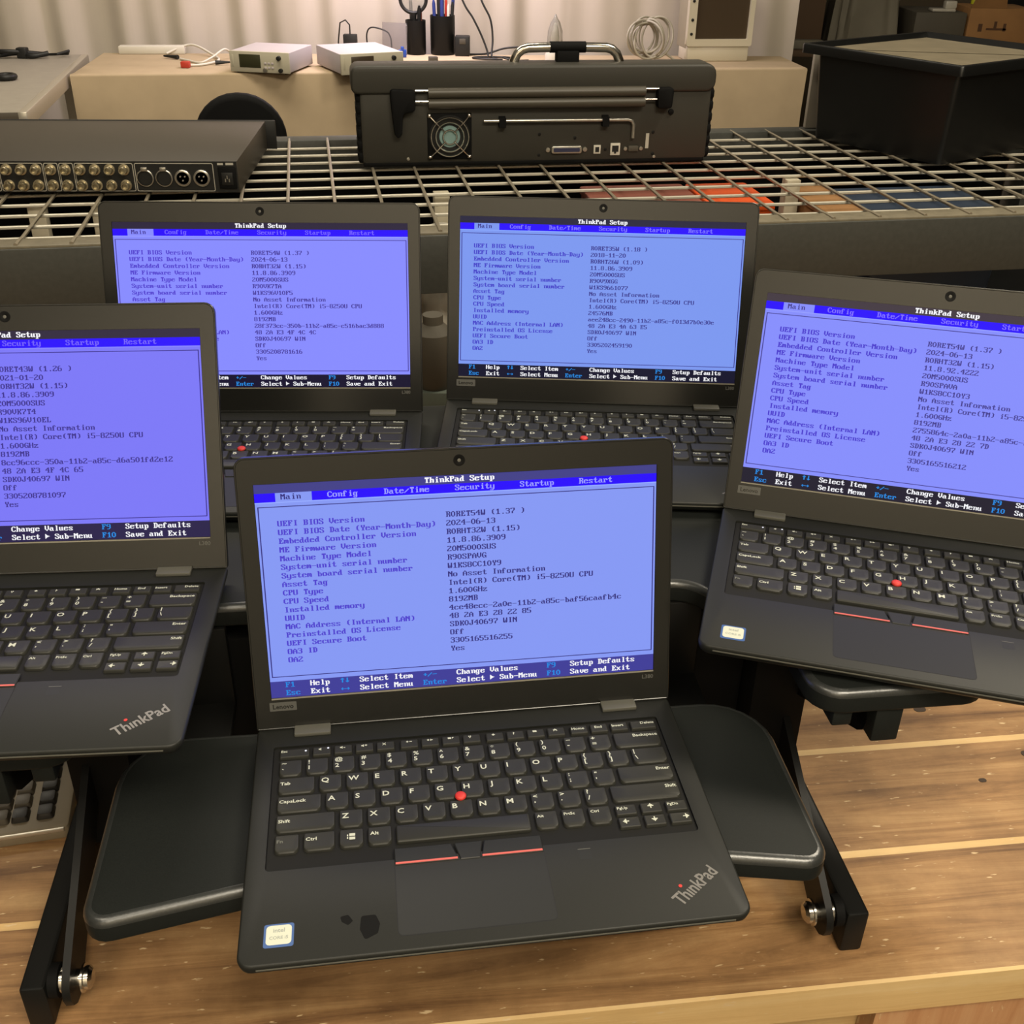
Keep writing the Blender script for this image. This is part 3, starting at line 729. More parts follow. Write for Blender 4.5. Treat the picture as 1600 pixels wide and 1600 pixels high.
# ------------------------------------------------------------------ old keyboard on the bench (number pad end in view)
ok = thing('keyboard', 'old beige-grey full-size keyboard lying on the bench at the far left', 'keyboard', (-402, 713, 0.3), 13.5)
b = nb('kbd'); b.slab(rr(445, 150, 6, 3, -222.5, 75), 0, 13, 3, 1, 2); b.build('case', ok)
def old_key(x, y, w, d, m):
    k = nb(m); k.loops([[(px, py, z) for px, py in rr(w - q, d - q, 2.5, 3, x + w / 2, y + d / 2)] for q, z in ((0.6, 12), (0.6, 14), (3.6, 18.5), (5.4, 18.2))]); k.build('key', ok)
for r_ in range(5):
    for c_ in range(4):
        old_key((-92, -75, -58, -36)[c_] + 6, 14 + r_ * 17.5, 16.2, 16.6, 'kbdkey_dark' if (c_ == 3 or r_ == 4 or (r_ == 0 and c_ == 2)) else 'kbdkey')
for r_ in range(5):
    for c_ in range(3):
        if r_ == 2 or (r_ == 1 and c_ != 1): continue
        old_key(-146 + c_ * 17, 14 + r_ * 17.5, 16.2, 16.6, 'kbdkey_dark')
for r_ in range(5):
    for c_ in range(9):
        old_key(-310 + c_ * 17, 14 + r_ * 17.5, 16.2, 16.6, 'kbdkey' if c_ < 7 else 'kbdkey_dark')
b = nb('alu'); b.box(-440, -4, -.6, 2.2, 9, 12.6, .5); b.build('front_trim', ok)  # pale strip standing in for the highlight on the case's front edge

pb = nb('pale'); pb.box(-170, -66, 1390, 1445, 0, 152, 2); tag(pb.build('box'), 'small pale grey-green box on the bench behind the back laptops', 'box')
bt = nb('greyd'); bt.lathe([(0, 0), (24, 0), (27, 8), (30, 55), (27, 80), (14, 92), (14, 104), (0, 104)], 24)
tag(bt.build('bottle', None, 40, loc=(-113, 1418, 152.2)), 'grey bottle on the pale box, half hidden between the two back laptops', 'bottle')

# ------------------------------------------------------------------ wire-deck rack
YR = 10.3
rack = thing('storage_rack', 'wide grey steel storage rack with welded wire shelf behind the laptops', 'rack', (0, 1590, 0), YR)
RZ = 327.0
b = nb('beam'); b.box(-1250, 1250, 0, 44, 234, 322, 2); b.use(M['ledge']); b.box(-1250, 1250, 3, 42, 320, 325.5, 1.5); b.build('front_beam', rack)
b = nb('beam'); b.box(-1250, 1250, 668, 712, 262, 326, 2); b.build('rear_beam', rack)
b = nb('beam'); b.box(-1250, 1250, 0, 44, 0, 49, 2); b.build('lower_beam', rack); b = nb('beam'); b.box(-1250, 1250, 668, 712, 0, 49, 2); b.build('lower_beam', rack)
nb('rubber').box(-1240, 1240, 700, 706, 58, 262).build('back_panel', rack)  # added black sheet, stands in for the darkness beneath the wire deck
nb('rubber').box(-1240, 1240, 10, 700, 50, 58).build('lower_shelf', rack)  # painted black to hold the shade below the wires
b = nb('wire')
k = 0; y = 62.0
while y < 668: b.tube([(-1245, y, RZ - 8.5), (1245, y, RZ - 8.5)], 2.9, 6); y += 62.5
b.build('wire_deck_rods', rack, 60)
xs = [423 + 76.5 * k for k in range(-6, 11)] + [-112 - 73.5 * k for k in range(0, 16)]
for x in xs:
    b = nb('wire_dull'); b.tube([(x, 6, RZ - 1), (x, 30, RZ - 1), (x, 50, RZ - 2.9), (x, 690, RZ - 2.9)], 2.9, 6); b.build('wire', rack, 60)
for x, y in ((-725, 262), (-628, 258), (-80, 272), (556, 300)):
    b = nb('channel'); b.box(x - 13, x + 13, y - 5, y + 19, 58, RZ - 12, 1); b.build('support_post', rack)
for x in (-1290, 1250):
    for y in (0, 640):
        b = nb('beam'); b.box(x, x + 40, y, y + 72, -850, 900, 2); b.build('upright', rack)

def onrack(lx, ly):
    a = R(YR); return (lx * math.cos(a) - ly * math.sin(a), 1590 + lx * math.sin(a) + ly * math.cos(a))
def crate(m, x0, x1, y0, y1, z1, label, cat, nm, rim=True):
    cx, cy = onrack((x0 + x1) / 2, (y0 + y1) / 2); w, d = x1 - x0, y1 - y0
    t = thing(nm, label, cat, (cx, cy, 58.6), YR)
    h = z1 - 58
    b = nb(m); b.loops([[(x, y, z) for x, y in rr(w - q, d - q, 6, 3)] for q, z in ((24, 0), (0, h - 12))]); b.build('body', t)
    b = nb(m); b.slab(rr(w + 6, d + 6, 7, 3), h - 12, h, 2, 2); b.build('lid', t)
crate('orange', 388, 500, 240, 392, 289, 'bright orange plastic box under the wire shelf, behind the right rear laptop', 'box', 'storage_box')
crate('brick', 190, 378, 265, 400, 288, 'dull red box under the wire shelf, left of the orange box', 'box', 'storage_box')
crate('cardboard', 573, 642, 180, 375, 288, 'tan carton under the wire shelf, right of the orange box', 'box', 'carton')
crate('bluetarp', 652, 900, 150, 340, 286, 'large dark blue plastic tote under the right end of the wire shelf', 'tote', 'tote')
b = nb('bag'); Ls = []
for i in range(9):
    t = i / 8.0; row = []
    for j in range(28):
        a = 2 * math.pi * j / 28; rr_ = 1 + 0.13 * math.sin(a * 5 + i) + 0.08 * math.sin(a * 9 - 2 * i); q = math.sin(math.pi * (0.12 + 0.76 * t)) ** 0.5
        row.append((92 * rr_ * q * math.cos(a), 84 * rr_ * q * math.sin(a), 226 * t))
    Ls.append(row)
b.loops(Ls); x, y = onrack(-108, 150)
tag(b.build('plastic_bag', None, 60, loc=(x, y, 58.6), rot=(0, 0, R(YR))), 'crumpled pale plastic bag under the wire shelf between the two back laptops', 'bag')

# ------------------------------------------------------------------ rack-mount unit with rows of coaxial sockets
un = thing('rack_unit', 'dark rack-mount video unit with rows of round metal sockets on the shelf', 'rack unit', (-447, 1768, RZ + .5), 4.0)
b = nb('chassis'); b.box(-482, 0, 0, 330, 2, 51, .8)
b.use(M['black']); b.box(-481, -1, -1.2, 0.5, 2.5, 50.5); b.build('chassis', un)
nb('black').box(-500, 18, 330.2, 336, 1, 52, 1).build('front_panel', un)
def outline(x0, x1):
    o = nb('white_print'); o.frame(rr(x1 - x0, 44, 3, 3, (x0 + x1) / 2, 26), [rr(x1 - x0 - 2, 42, 2.2, 3, (x0 + x1) / 2, 26)], 0, .5)
    o.v = [(x, -1.3 - z, y) for x, y, z in o.v]; o.build('printed_outline', un, 0)
for x0, x1 in ((-161, -38), (-254, -163), (-277.6, -255.4), (-301.2, -279), (-371, -302.6), (-480, -372.4)): outline(x0, x1)
bm_ = nb('brass'); bm_.lathe([(8.6, 0), (8.6, -2.5), (6.2, -3), (6.2, -13), (5.8, -14), (4.4, -14), (4.4, -9), (0, -9)], 18, 'Y')
bm_.box(-1, 1, -9, -7, 6, 8.2); me_b = bm_.mesh('coaxial_socket', 40)
for k in range(13):
    for z in (38.2, 14): link('coaxial_socket', me_b, un, (-177 - 22.7 * k, -1.4, z))
fx = nb('black'); fx.lathe([(13, 0), (13, -2), (11.5, -3), (10.5, -3), (10.5, -1), (0, -1)], 24, 'Y'); fx.use(M['silver']); fx.lathe([(13.4, 0), (13.4, -2.6), (12.4, -3.2), (12, -3.2), (12, -1.8)], 24, 'Y', cap=False); fx.box(-5, 5, -4.5, 0, 11, 17, .8); me_f = fx.mesh('xlr_socket', 40)
mx_ = nb('silver'); mx_.lathe([(13, 0), (13, -3), (11.4, -4), (10, -4), (9.6, -1)], 24, 'Y', cap=False); mx_.use(M['black']); mx_.lathe([(9.8, -1), (0, -1)], 20, 'Y'); mx_.use(M['silver'])
for px, pz in ((-3.6, 2.6), (3.6, 2.6), (0, -3.6)): mx_.lathe([(1.3, -1), (1.3, -5), (0, -5.6)], 8, 'Y', (px, 0, pz))
me_m = mx_.mesh('xlr_plug_socket', 40)
for x, me in ((-146, me_f), (-116.5, me_f), (-87, me_m), (-57.5, me_m)): link('xlr_socket' if me is me_f else 'xlr_plug', me, un, (x, -1.4, 25))
b = nb('rubber'); b.box(-31, -3, -4, 0, 8, 42, 1.5); b.use(M['black']); b.box(-26, -8, -5, -3, 14, 34, 1); b.use(M['silver'])
for px, pz in ((-20, 22), (-14, 22), (-17, 27)): b.box(px - .8, px + .8, -6, -4, pz - 2.5, pz + 2.5)
b.build('power_inlet', un)
b = nb('white_print'); b.box(-31, -22, -1.6, -1, 45, 48); b.box(-18, -6, -1.6, -1, 45, 48.5); b.build('printed_mark', un, 0)

# ------------------------------------------------------------------ portable instrument with tube handle
dv = thing('portable_instrument', 'dark grey portable instrument with fan grille and tube handle on the wire shelf', 'instrument', (-277, 1966, RZ + .5), 9.1)
b = nb('case'); b.box(2, 631, 0, 60, 4, 131, 6); b.build('body', dv)
for x0 in (-5, 618):
    b2 = nb('rubber'); b2.box(x0 + 1, x0 + 19, 6, 58, 5, 128, 4)
    for i in range(6): b2.box(x0, x0 + 20, 4, 60, 8 + i * 20, 25 + i * 20, 4)
    b2.build('side_bumper', dv)
b = nb('case'); b.slab([(p[0], p[1]) for p in rr(646, 46, (12, 16, 18, 14), 4, 312, 145)], 0, 66, 5, 5, 3)
b.v = [(x, z - 5, y) for x, y, z in b.v]; b.build('lid', dv)
b = nb('rubber'); b.box(4, 628, 1, 59, 0, 8, 2); b.build('base_rim', dv)
for z in (125, 107.5):
    b = nb('tube'); b.lathe([(0, 120), (8.8, 120), (8.8, 504), (0, 504)], 20, 'X', (0, -11, z)); b.build('leg_tube', dv, 50)
    b = nb('chrome'); b.lathe([(0, 98), (1.6, 98), (1.6, 120), (0, 120)], 8, 'X', (0, -11, z + 4)); b.lathe([(0, 504), (1.6, 504), (1.6, 530), (0, 530)], 8, 'X', (0, -11, z + 4)); b.build('tube_pin', dv)
b = nb('rubber'); b.slab(round_poly([(54, 132), (56, 98), (60, 58), (66, 50), (73, 58), (76, 92), (97, 96), (98, 130)], [6, 8, 3, 4, 3, 8, 6, 6], 3), 0, 18, 3, 0, 2)
b.v = [(x, -z, y) for x, y, z in b.v]; b.build('tube_clamp', dv)
b = nb('rubber'); b.slab(round_poly([(528, 96), (554, 96), (556, 131), (526, 131)], [5, 5, 6, 6], 3), 0, 18, 3, 0, 2)
b.v = [(x, -z, y) for x, y, z in b.v]; b.build('tube_clamp', dv)
b = nb('rubber'); b.lathe([(0, 0), (5, 0), (5, -3), (0, -4)], 14, 'Y', (557, 0, 88)); b.build('knob', dv)
fn = nb('rubber'); fn.box(118, 196, -3, 1, 12, 90, 1.5); fn.use(M['black']); fn.lathe([(36, -3.1), (34, -2.5), (0, -2.5)], 28, 'Y', (157, 0, 51)); fn.use(M['fan']); fn.lathe([(19, -2.5), (18, -5), (0, -5.5)], 24, 'Y', (157, 0, 51))
fan = fn.build('fan', dv, 40)
gd = nb('chrome')
for r_ in (33, 25, 12): gd.tube([(157 + r_ * math.cos(2 * math.pi * i / 36), -9, 51 + r_ * math.sin(2 * math.pi * i / 36)) for i in range(36)], 1.4, 6, closed=True)
for sx in (-1, 1):
    for sz in (-1, 1):
        gd.tube([(157 + sx * 7, -9, 51 + sz * 7), (157 + sx * 26, -9, 51 + sz * 26), (157 + sx * 35, -4, 51 + sz * 35)], 1.4, 6)
        gd.lathe([(4.2, -2), (4.2, -5), (2.5, -6.5), (0, -7)], 12, 'Y', (157 + sx * 35, 0, 51 + sz * 35))
gd.build('fan_guard', dv, 50)
rd = nb('silver'); rd.tube([(217, -7, 77.5), (478, -7, 77.0), (485, -7, 74.5), (488, -7, 68), (488, -7, 45)], 3.2, 10); tag(rd.build('bent_rod', None, 50, loc=(-277, 1966, RZ), rot=(0, 0, R(9.1))), 'bright L-shaped metal rod clipped to the back of the portable instrument', 'rod')
for x in (250, 436):
    b = nb('rubber'); b.box(x - 6, x + 6, -3, 1, 66, 84); b.box(x - 6, x + 6, -13, -2.9, 66, 73.2); b.box(x - 6, x + 6, -13, -10.8, 73.1, 83); b.build('rod_clip', dv)
b = nb('silver'); b.slab(rr(56, 13, 4, 3), 0, 5, 1); b.use(M['port_blue']); b.slab(rr(48, 7, 2, 3), 5, 5.6); b.use(M['silver'])
for sx in (-1, 1): b.at(sx * 34, 0, 0); b.lathe([(4, 0), (4, 3), (0, 3.5)], 10)
b.v = [(x + 368, -z, y + 25) for x, y, z in b.v]; b.build('parallel_port', dv)
b = nb('white'); b.box(418, 431, -3, 1, 17, 32, .6); b.use(M['black']); b.box(421, 428, -3.4, -2.8, 20, 29); b.build('square_port', dv)
b = nb('white'); b.box(449, 467, -3, 1, 14, 35, .6); b.use(M['black']); b.box(452, 464, -3.4, -2.8, 20, 31); b.box(456, 460, -3.4, -2.8, 17, 21); b.build('network_port', dv)
b = nb('greyd'); b.box(482, 501, -4, 1, 20, 30, 1.5); b.use(M['silver'])
for x in (477, 506): b.lathe([(3.4, 0), (3.4, -3), (0, -3.5)], 10, 'Y', (x, 0, 25))
b.build('serial_port', dv)
b = nb('white_print'); b.box(514, 520, -1, 1, 25, 51); b.build('slot_cover', dv)
for x, z in ((318, 52), (318, 16), (383, 45), (440, 24), (527, 53), (529, 15), (83, 13), (532, 10)):
    b = nb('steel_black' if z > 14 else 'silver'); b.lathe([(2.8, 0), (2.8, -1.2), (0, -1.8)], 10, 'Y', (x, 0.2, z)); b.build('screw', dv)
hp = [(272, 95, 156)] + [(272 + 4 + 26 * (1 - math.cos(R(a))), 95, 166 + 28 * math.sin(R(a))) for a in (15, 40, 65, 88)] + [(371, 95, 195.5)] + [(471 - 4 - 26 * (1 - math.cos(R(a))), 95, 166 + 28 * math.sin(R(a))) for a in (88, 65, 40, 15)] + [(471, 95, 156)]
hp = [(x, 42, zz - 4) for x, _y, zz in hp]
b = nb('chrome'); b.tube(hp, 8.2, 14); b.build('handle', dv, 60)
b = nb('rubber'); b.box(351, 392, 31, 53, 158, 186, 3); b.lathe([(0, 340), (9.4, 340), (9.4, 404), (0, 404)], 16, 'X', (0, 42, 191)); b.build('handle_grip', dv)

# ------------------------------------------------------------------ black bin and panel behind it
YBN = 36.5
cx, cy = 776 + 200 * math.cos(R(YBN)) - 182 * math.sin(R(YBN)), 2040 + 200 * math.sin(R(YBN)) + 182 * math.cos(R(YBN))
bn = thing('storage_bin', 'large black plastic bin with dusty recessed lid on the right of the wire shelf', 'bin', (cx, cy, RZ), YBN)
b = nb('bin'); b.loops([[(x, y, z) for x, y in rr(400 - q, 332 - q, 10, 4, 0, -14)] for q, z in ((34, 0.3), (12, 158))]); b.build('body', bn)
b = nb('bin'); o = rr(402, 366, 8, 4)
b.loops([[(x, y, z) for x, y in inset(o, q)] for q, z in ((6, 156), (0, 157), (0, 172), (1.5, 174.5), (10, 174.5), (13, 164))], True, False)
b.use(M['bintop']); b.loops([[(x, y, 164) for x, y in inset(o, 13)], [(x, y, 164) for x, y in inset(o, 14)]], False, True); b.build('lid', bn)
gp = nb('greytop'); gp.box(-20, 24, 0, 14, 0, 160, 1); tag(gp.build('panel', None, loc=(626, 2405, RZ), rot=(0, 0, R(6))), 'grey-tan upright panel between the beige cloth and the black bin', 'panel')

# ------------------------------------------------------------------ cloth-covered table at the back
TZ = 228.0
tb = thing('cloth_covered_table', 'long back table covered by a plain beige cloth', 'table', (-205, 3820, -850))
ox, oy, oz = 205, -3820, 850
FL, FR, BR_, BL = (-1400, 3592), (993, 4018), (962, 4300), (-1462, 4080)
b = nb('cloth'); n = 90; top = []; hem = []
edge = [BL, FL, FR, BR_]; path = []
for i in range(3):
    a, c = Vector(edge[i]), Vector(edge[i + 1]); m_ = 12 if i != 1 else 70
    for j in range(m_): path.append(tuple(a.lerp(c, j / m_)))
path.append(edge[3])
Ls = []
for k_, (dz, outw) in enumerate(((0, -6), (-2, -1.5), (-7, 0), (-150, 5), (-330, 10), (-620, 16))):
    row = []
    for i, p in enumerate(path):
        cdir = (Vector(p) - Vector((-220, 4000))); cdir = Vector((0.18, -1)) if 12 <= i < 82 else Vector((math.copysign(1, cdir.x), 0)); cdir.normalize()
        fold = (0 if k_ < 3 else (k_ - 2) * (5 * math.sin(i / 2.3) + 4 * math.sin(i / 0.9 + 2)))
        q = Vector(p) + cdir * (outw + max(-8, fold))
        row.append((q.x + ox, q.y + oy, TZ + dz + oz))
    Ls.append(row)
b.loops(Ls, False, False, False)
b.add([Ls[0][i] for i in range(len(path))], [tuple(range(len(path)))])
b.build('cloth', tb, 50)
nb('white').add([(p[0] + ox, p[1] + oy, TZ - 3 + oz - d) for d in (25, 0) for p in ((-1380, 3620), (970, 4035), (950, 4285), (-1440, 4060))], [(3, 2, 1, 0), (4, 5, 6, 7), (0, 1, 5, 4), (1, 2, 6, 5), (2, 3, 7, 6), (3, 0, 4, 7)]).build('table_board', tb, 0)
for x, y in ((-1350, 3680), (930, 4080), (900, 4240), (-1400, 4020)):
    nb('alu').box(x + ox - 15, x + ox + 15, y + oy - 15, y + oy + 15, 0, TZ - 29 + oz).build('leg', tb)

lt = thing('folding_table', 'grey-topped folding table with metal edge at the far left', 'table', (-1296, 2972, -850), 11.0)
b = nb('greytop'); b.box(-1400, -14, 0, 1080, TZ + 850 - 30, TZ + 850, 2); b.build('table_top', lt)
b = nb('darkedge'); b.box(-1400, -14, -5, 1, TZ + 850 - 34, TZ + 849, 1); b.build('front_edging', lt)
b = nb('alu'); b.box(-15, 8, -5, 1080, TZ + 850 - 40, TZ + 850.5, 2); b.build('side_edging', lt)
for x, y in ((-1350, 60), (-60, 60), (-60, 1000), (-1350, 1000)):
    nb('alu').box(x - 16, x + 16, y - 16, y + 16, 0, TZ + 820).build('leg', lt)

def generator(label, x, y, rz, w, d, h, lcd):
    t = thing('bench_instrument', label, 'instrument', (x, y, TZ), rz)
    b = nb('gen_top'); b.box(0, w, 6, d, 6, h, 2.5); b.build('case', t)
    b = nb('gen'); b.box(-1, w + 1, -4, 6, 4, h + 1, 2); b.build('front_panel', t)
    x0 = w * .16
    b = nb(lcd); b.box(x0, x0 + w * .36, -5, -3, h * .28, h * .88, .8); b.build('display', t)
    b = nb('black'); b.lathe([(7, -4), (6.5, -14), (0, -15)], 16, 'Y', (w * .84, 0, h * .76)); b.build('knob', t)
    for kx2 in (.60, .66, .72):
        for kz in (.3, .5):
            b = nb('gen_top'); b.box(w * kx2 - 4, w * kx2 + 4, -6, -3, h * kz - 3, h * kz + 3, 1); b.build('button', t)
    for kx2, mm in ((.60, 'silver'), (.86, 'black')):
        b = nb(mm); b.lathe([(6.5, -4), (6.5, -13), (4, -13.5), (0, -13.5)], 14, 'Y', (w * kx2, 0, h * .2)); b.build('output_socket', t)
    b = nb('gen'); b.box(6, 12, -5, -3, h * .3, h * .85, 1); b.build('button_column', t)
    for fx_ in (18, w - 18):
        for fy in (18, d - 18):
            b = nb('rubber'); b.lathe([(7, 0), (7, 6.5), (0, 6.5)], 12, 'Z', (fx_, fy, 0)); b.build('foot', t)
generator('beige bench instrument with green-black display, left one of two on the cloth', -918, 3690, -10, 196, 215, 65, 'lcd')
generator('beige bench instrument with brown display, half hidden behind the portable instrument', -561, 3645, 27, 208, 250, 65, 'lcd2')

b = nb('white'); b.box(-112, 112, -22, 22, 0, 26, 3); tag(b.build('power_strip', None, loc=(-1285, 4085, TZ + .3), rot=(0, 0, R(8))), 'long white bar lying on the cloth against the backdrop', 'power strip')
def cord(nm, label, cat, m, pts, r, n=60, z0=TZ):
    P = [Vector(p) for p in pts]; out = []
    for i in range(len(P) - 1):
        p0, p1, p2, p3 = P[max(i - 1, 0)], P[i], P[i + 1], P[min(i + 2, len(P) - 1)]
        for j in range(8):
            t = j / 8.0
            out.append(0.5 * ((2 * p1) + (p2 - p0) * t + (2 * p0 - 5 * p1 + 4 * p2 - p3) * t * t + (3 * p1 - p0 - 3 * p2 + p3) * t ** 3))
    out.append(P[-1])
    b = nb(m); b.tube([tuple(p) for p in out], r, 8)
    return tag(b.build(nm, None, 60), label, cat)
z = TZ + 4.5
l1 = cord('test_lead', 'white test lead with a red clip on the beige cloth', 'test lead', 'white', [(-1230, 4060, z), (-1150, 4090, z + 26), (-1060, 4020, z + 4), (-1010, 3900, z + 3), (-1040, 3820, z), (-1085, 3790, z)], 4)
b = nb('redclip'); b.box(-1100, -1072, 3760, 3785, TZ + .4, TZ + 20, 3); b.build('clip', l1)
l2 = cord('test_lead', 'white test lead with dark tips beside the left bench instrument', 'test lead', 'white', [(-985, 4010, z + 2), (-1000, 3960, z + 30), (-1030, 3900, z + 12), (-1060, 3860, z), (-1110, 3900, z), (-1150, 3940, z)], 3.5)
for p0, p1 in (((-1005, 3835, TZ + 9), (-960, 3850, TZ + 9)), ((-1160, 3950, TZ + 8), (-1215, 3975, TZ + 8))):
    b = nb('black'); b.tube([p0, p1], [7.5, 3], 8); b.build('probe_tip', l2)

ad = thing('power_adapter', 'black plug adapter standing behind the right bench instrument', 'adapter', (-606, 4190, TZ))
nb('black').box(-24, 24, -15, 15, 0.3, 62, 3).build('body', ad)
nb('black').tube([(0, 0, 60), (0, 0, 92), (-14, 0, 108), (-34, 4, 98), (-44, 10, 40), (-48, 20, 4)], 2.6, 8).build('cord', ad)
cord('cord', 'thin black cord arching beside the black plug adapter', 'cord', 'black', [(-545, 4200, TZ + 4), (-548, 4200, TZ + 60), (-530, 4200, TZ + 84), (-480, 4195, TZ + 74), (-462, 4196, TZ + 52), (-456, 4198, TZ + 4), (-430, 4204, TZ + 3.4)], 2.6)
nb_ = nb('acrylic'); nb_.box(-46, 46, -2, 2, 0.4, 104, .8)
tag(nb_.build('acrylic_plate', None, loc=(-447, 4168, TZ), rot=(R(-6), 0, R(-14))), 'clear acrylic plate standing left of the tool cups', 'plate')

def cup(label, x, y, r, h):
    t = thing('tool_cup', label, 'cup', (x, y, TZ))
    b = nb('steel_black'); b.lathe([(r * .94, 0.3), (r, 4), (r, h), (r - 2.5, h), (r - 3, 6), (0, 6)], 28); b.build('cup', t, 40)
    return t
cup('dark tool cup holding the magnifying glass, left of the pen cup', -372, 4190, 36, 112)
cup('dark pen cup full of pens and tools in front of the backdrop', -277, 4200, 44, 128)
mg = thing('magnifying_glass', 'round magnifying glass standing in the left tool cup', 'magnifier', (-378, 4190, TZ + 8))
b = nb('black'); b.tube([(46 * math.cos(2 * math.pi * i / 40), 0, 172 + 46 * math.sin(2 * math.pi * i / 40)) for i in range(40)], 6, 8, closed=True); b.build('rim', mg, 60)
b = nb('clear'); b.lathe([(0, -2.5), (25, -2), (42, 0), (25, 2), (0, 2.5)], 32, 'Y', (0, 0, 172)); b.build('lens', mg, 60)
b = nb('black'); b.tube([(0, 0, 128), (0, 0, 116), (2, 0, 80), (4, 0, 0)], [13, 11, 7, 6], 12); b.build('handle', mg, 60)
pens = [(-12, 8, 'black', 190, 6, -4), (10, -12, 'steel_black', 160, 7, 5), (16, 14, 'brick', 150, 5, 2)]
for i, (dx, dy, m, h, r_, lean) in enumerate(pens):
    b = nb(m); b.tube([(0, 0, 7.5), (lean, 0, h * .9), (lean * 1.1, 0, h)], [r_, r_, r_ * .5], 8)
    tag(b.build('tool', None, 60, loc=(-372 + dx, 4190 + dy, TZ)), ['thin black tool at the left of the left tool cup', 'dark steel tool at the front of the left tool cup', 'dull red handled tool at the right of the left tool cup'][i], 'tool', 'tools in the left tool cup')
pens = [(-24, 0, 'penblue', 178, 6, -6), (-12, 18, 'black', 205, 6, -3), (0, -18, 'penblue', 192, 7, 0), (10, 10, 'redclip', 186, 5, 3), (18, -10, 'white', 165, 5, 4), (24, 10, 'penblue', 220, 6, 16), (-2, 2, 'silver', 214, 4, 6), (28, -6, 'black', 172, 6, 8)]
pl = ['blue pen leaning at the left of the pen cup', 'tall black pen at the back of the pen cup', 'thick blue pen at the front of the pen cup', 'red pen in the middle of the pen cup', 'short white pen at the right of the pen cup',
      'longest blue pen leaning right out of the pen cup', 'thin silver rod in the middle of the pen cup', 'black marker at the right rim of the pen cup']
for i, (dx, dy, m, h, r_, lean) in enumerate(pens):
    b = nb(m); b.tube([(0, 0, 7.5), (lean, 0, h * .92), (lean * 1.08, 0, h)], [r_, r_, r_ * .45], 8)
    tag(b.build('pen', None, 60, loc=(-277 + dx, 4200 + dy, TZ)), pl[i], 'pen', 'pens in the pen cup')
b = nb('black'); b.box(-26, 26, -22, 22, 0.3, 66, 4); b.use(M['greyd']); b.box(-10, 12, -23, -20, 40, 58, 1)
tag(b.build('power_brick', None, loc=(-205, 4170, TZ)), 'chunky black power brick right of the pen cup', 'adapter')
b = nb('blue'); b.box(-14, 14, -6, 6, 0.3, 26, 3); b.box(-5, 5, -8, 8, 20, 36, 3)
tag(b.build('clip', None, loc=(-412, 4095, TZ), rot=(0, 0, R(20))), 'small bright blue clip on the cloth below the acrylic plate', 'clip')
b = nb('greyd'); b.box(-15, 15, -12, 12, 0.3, 24, 2); tag(b.build('connector_block', None, loc=(-294, 3950, TZ), rot=(0, 0, R(15))), 'small grey connector block on the cloth above the portable instrument', 'block')
cord('cord', 'left black cord hanging down in front of the backdrop to the cloth', 'cord', 'black', [(-330, 4200, 900), (-258, 4190, 560), (-204, 4150, 412), (-165, 4140, 352), (-131, 4130, 288), (-112, 4110, 236), (-130, 4075, TZ + 4)], 3.4)
cord('cord', 'right black cord hanging down in front of the backdrop to the cloth', 'cord', 'black', [(-250, 4200, 900), (-180, 4190, 520), (-138, 4150, 412), (-106, 4140, 352), (-97, 4130, 289), (-99, 4100, 238), (-80, 4070, TZ + 4)], 3.4)
cord('cord', 'black cord coiled flat on the cloth above the portable instrument', 'cord', 'black', [(-60, 4060, TZ + 4), (-140, 4070, TZ + 4), (-165, 4095, TZ + 4), (-120, 4120, TZ + 4), (-50, 4118, TZ + 4), (-20, 4090, TZ + 4), (-60, 4062, TZ + 10.5), (-20, 4040, TZ + 4), (30, 4050, TZ + 4)], 3.2)
cord('cord', 'black cord running along the foot of the backdrop', 'cord', 'black', [(-180, 4175, TZ + 4), (-120, 4200, TZ + 4), (-60, 4215, TZ + 20), (0, 4215, TZ + 26), (60, 4225, TZ + 24), (120, 4235, TZ + 4), (210, 4240, TZ + 4)], 3.4)

nl = thing('night_light', 'clear candle-shaped bulb standing behind the instrument handle', 'lamp', (118, 4000, TZ))
b = nb('white'); b.lathe([(0, 0.3), (32, 0.5), (33, 30), (28, 42), (0, 42)], 24); b.build('base', nl)
b = nb('clear'); b.lathe([(26, 42), (27, 70), (25, 105), (16, 132), (6, 146), (2, 156), (0, 157)], 24); b.build('bulb', nl, 60)
b = nb('white'); b.lathe([(4, 44), (12, 72), (12, 84), (9, 112), (3, 128), (0, 130)], 16); b.build('inner_flame', nl, 60)

b = nb('cord'); rg = random.Random(5)
for i in range(9):
    cx_, cz_ = rg.uniform(-26, 30), rg.uniform(-5, 8); rx_, rz_ = rg.uniform(46, 74), rg.uniform(44, 66); yaw = R(rg.uniform(-45, 50)); til = rg.uniform(-.35, .35)
    pts = []
    for k in range(40):
        a = 2 * math.pi * k / 40; x = rx_ * math.cos(a); zz = rz_ * math.sin(a)
        pts.append((cx_ + x * math.cos(yaw) + zz * til * .5, x * math.sin(yaw) + zz * til + i * 2 - 8, 78 + cz_ * 0.4 + zz))
    b.tube(pts, 3.8, 7, closed=True)
b.tube([(60, 10, 30), (95, 15, 8), (130, 10, 4.5)], 3.8, 7)
mnz = min(v[2] for v in b.v); b.v = [(x, y, zz - mnz + .3) for x, y, zz in b.v]
tag(b.build('cable_coil', None, 60, loc=(446, 4085, TZ)), 'loose coil of pale grey cable on the cloth beside the monitor', 'cable')

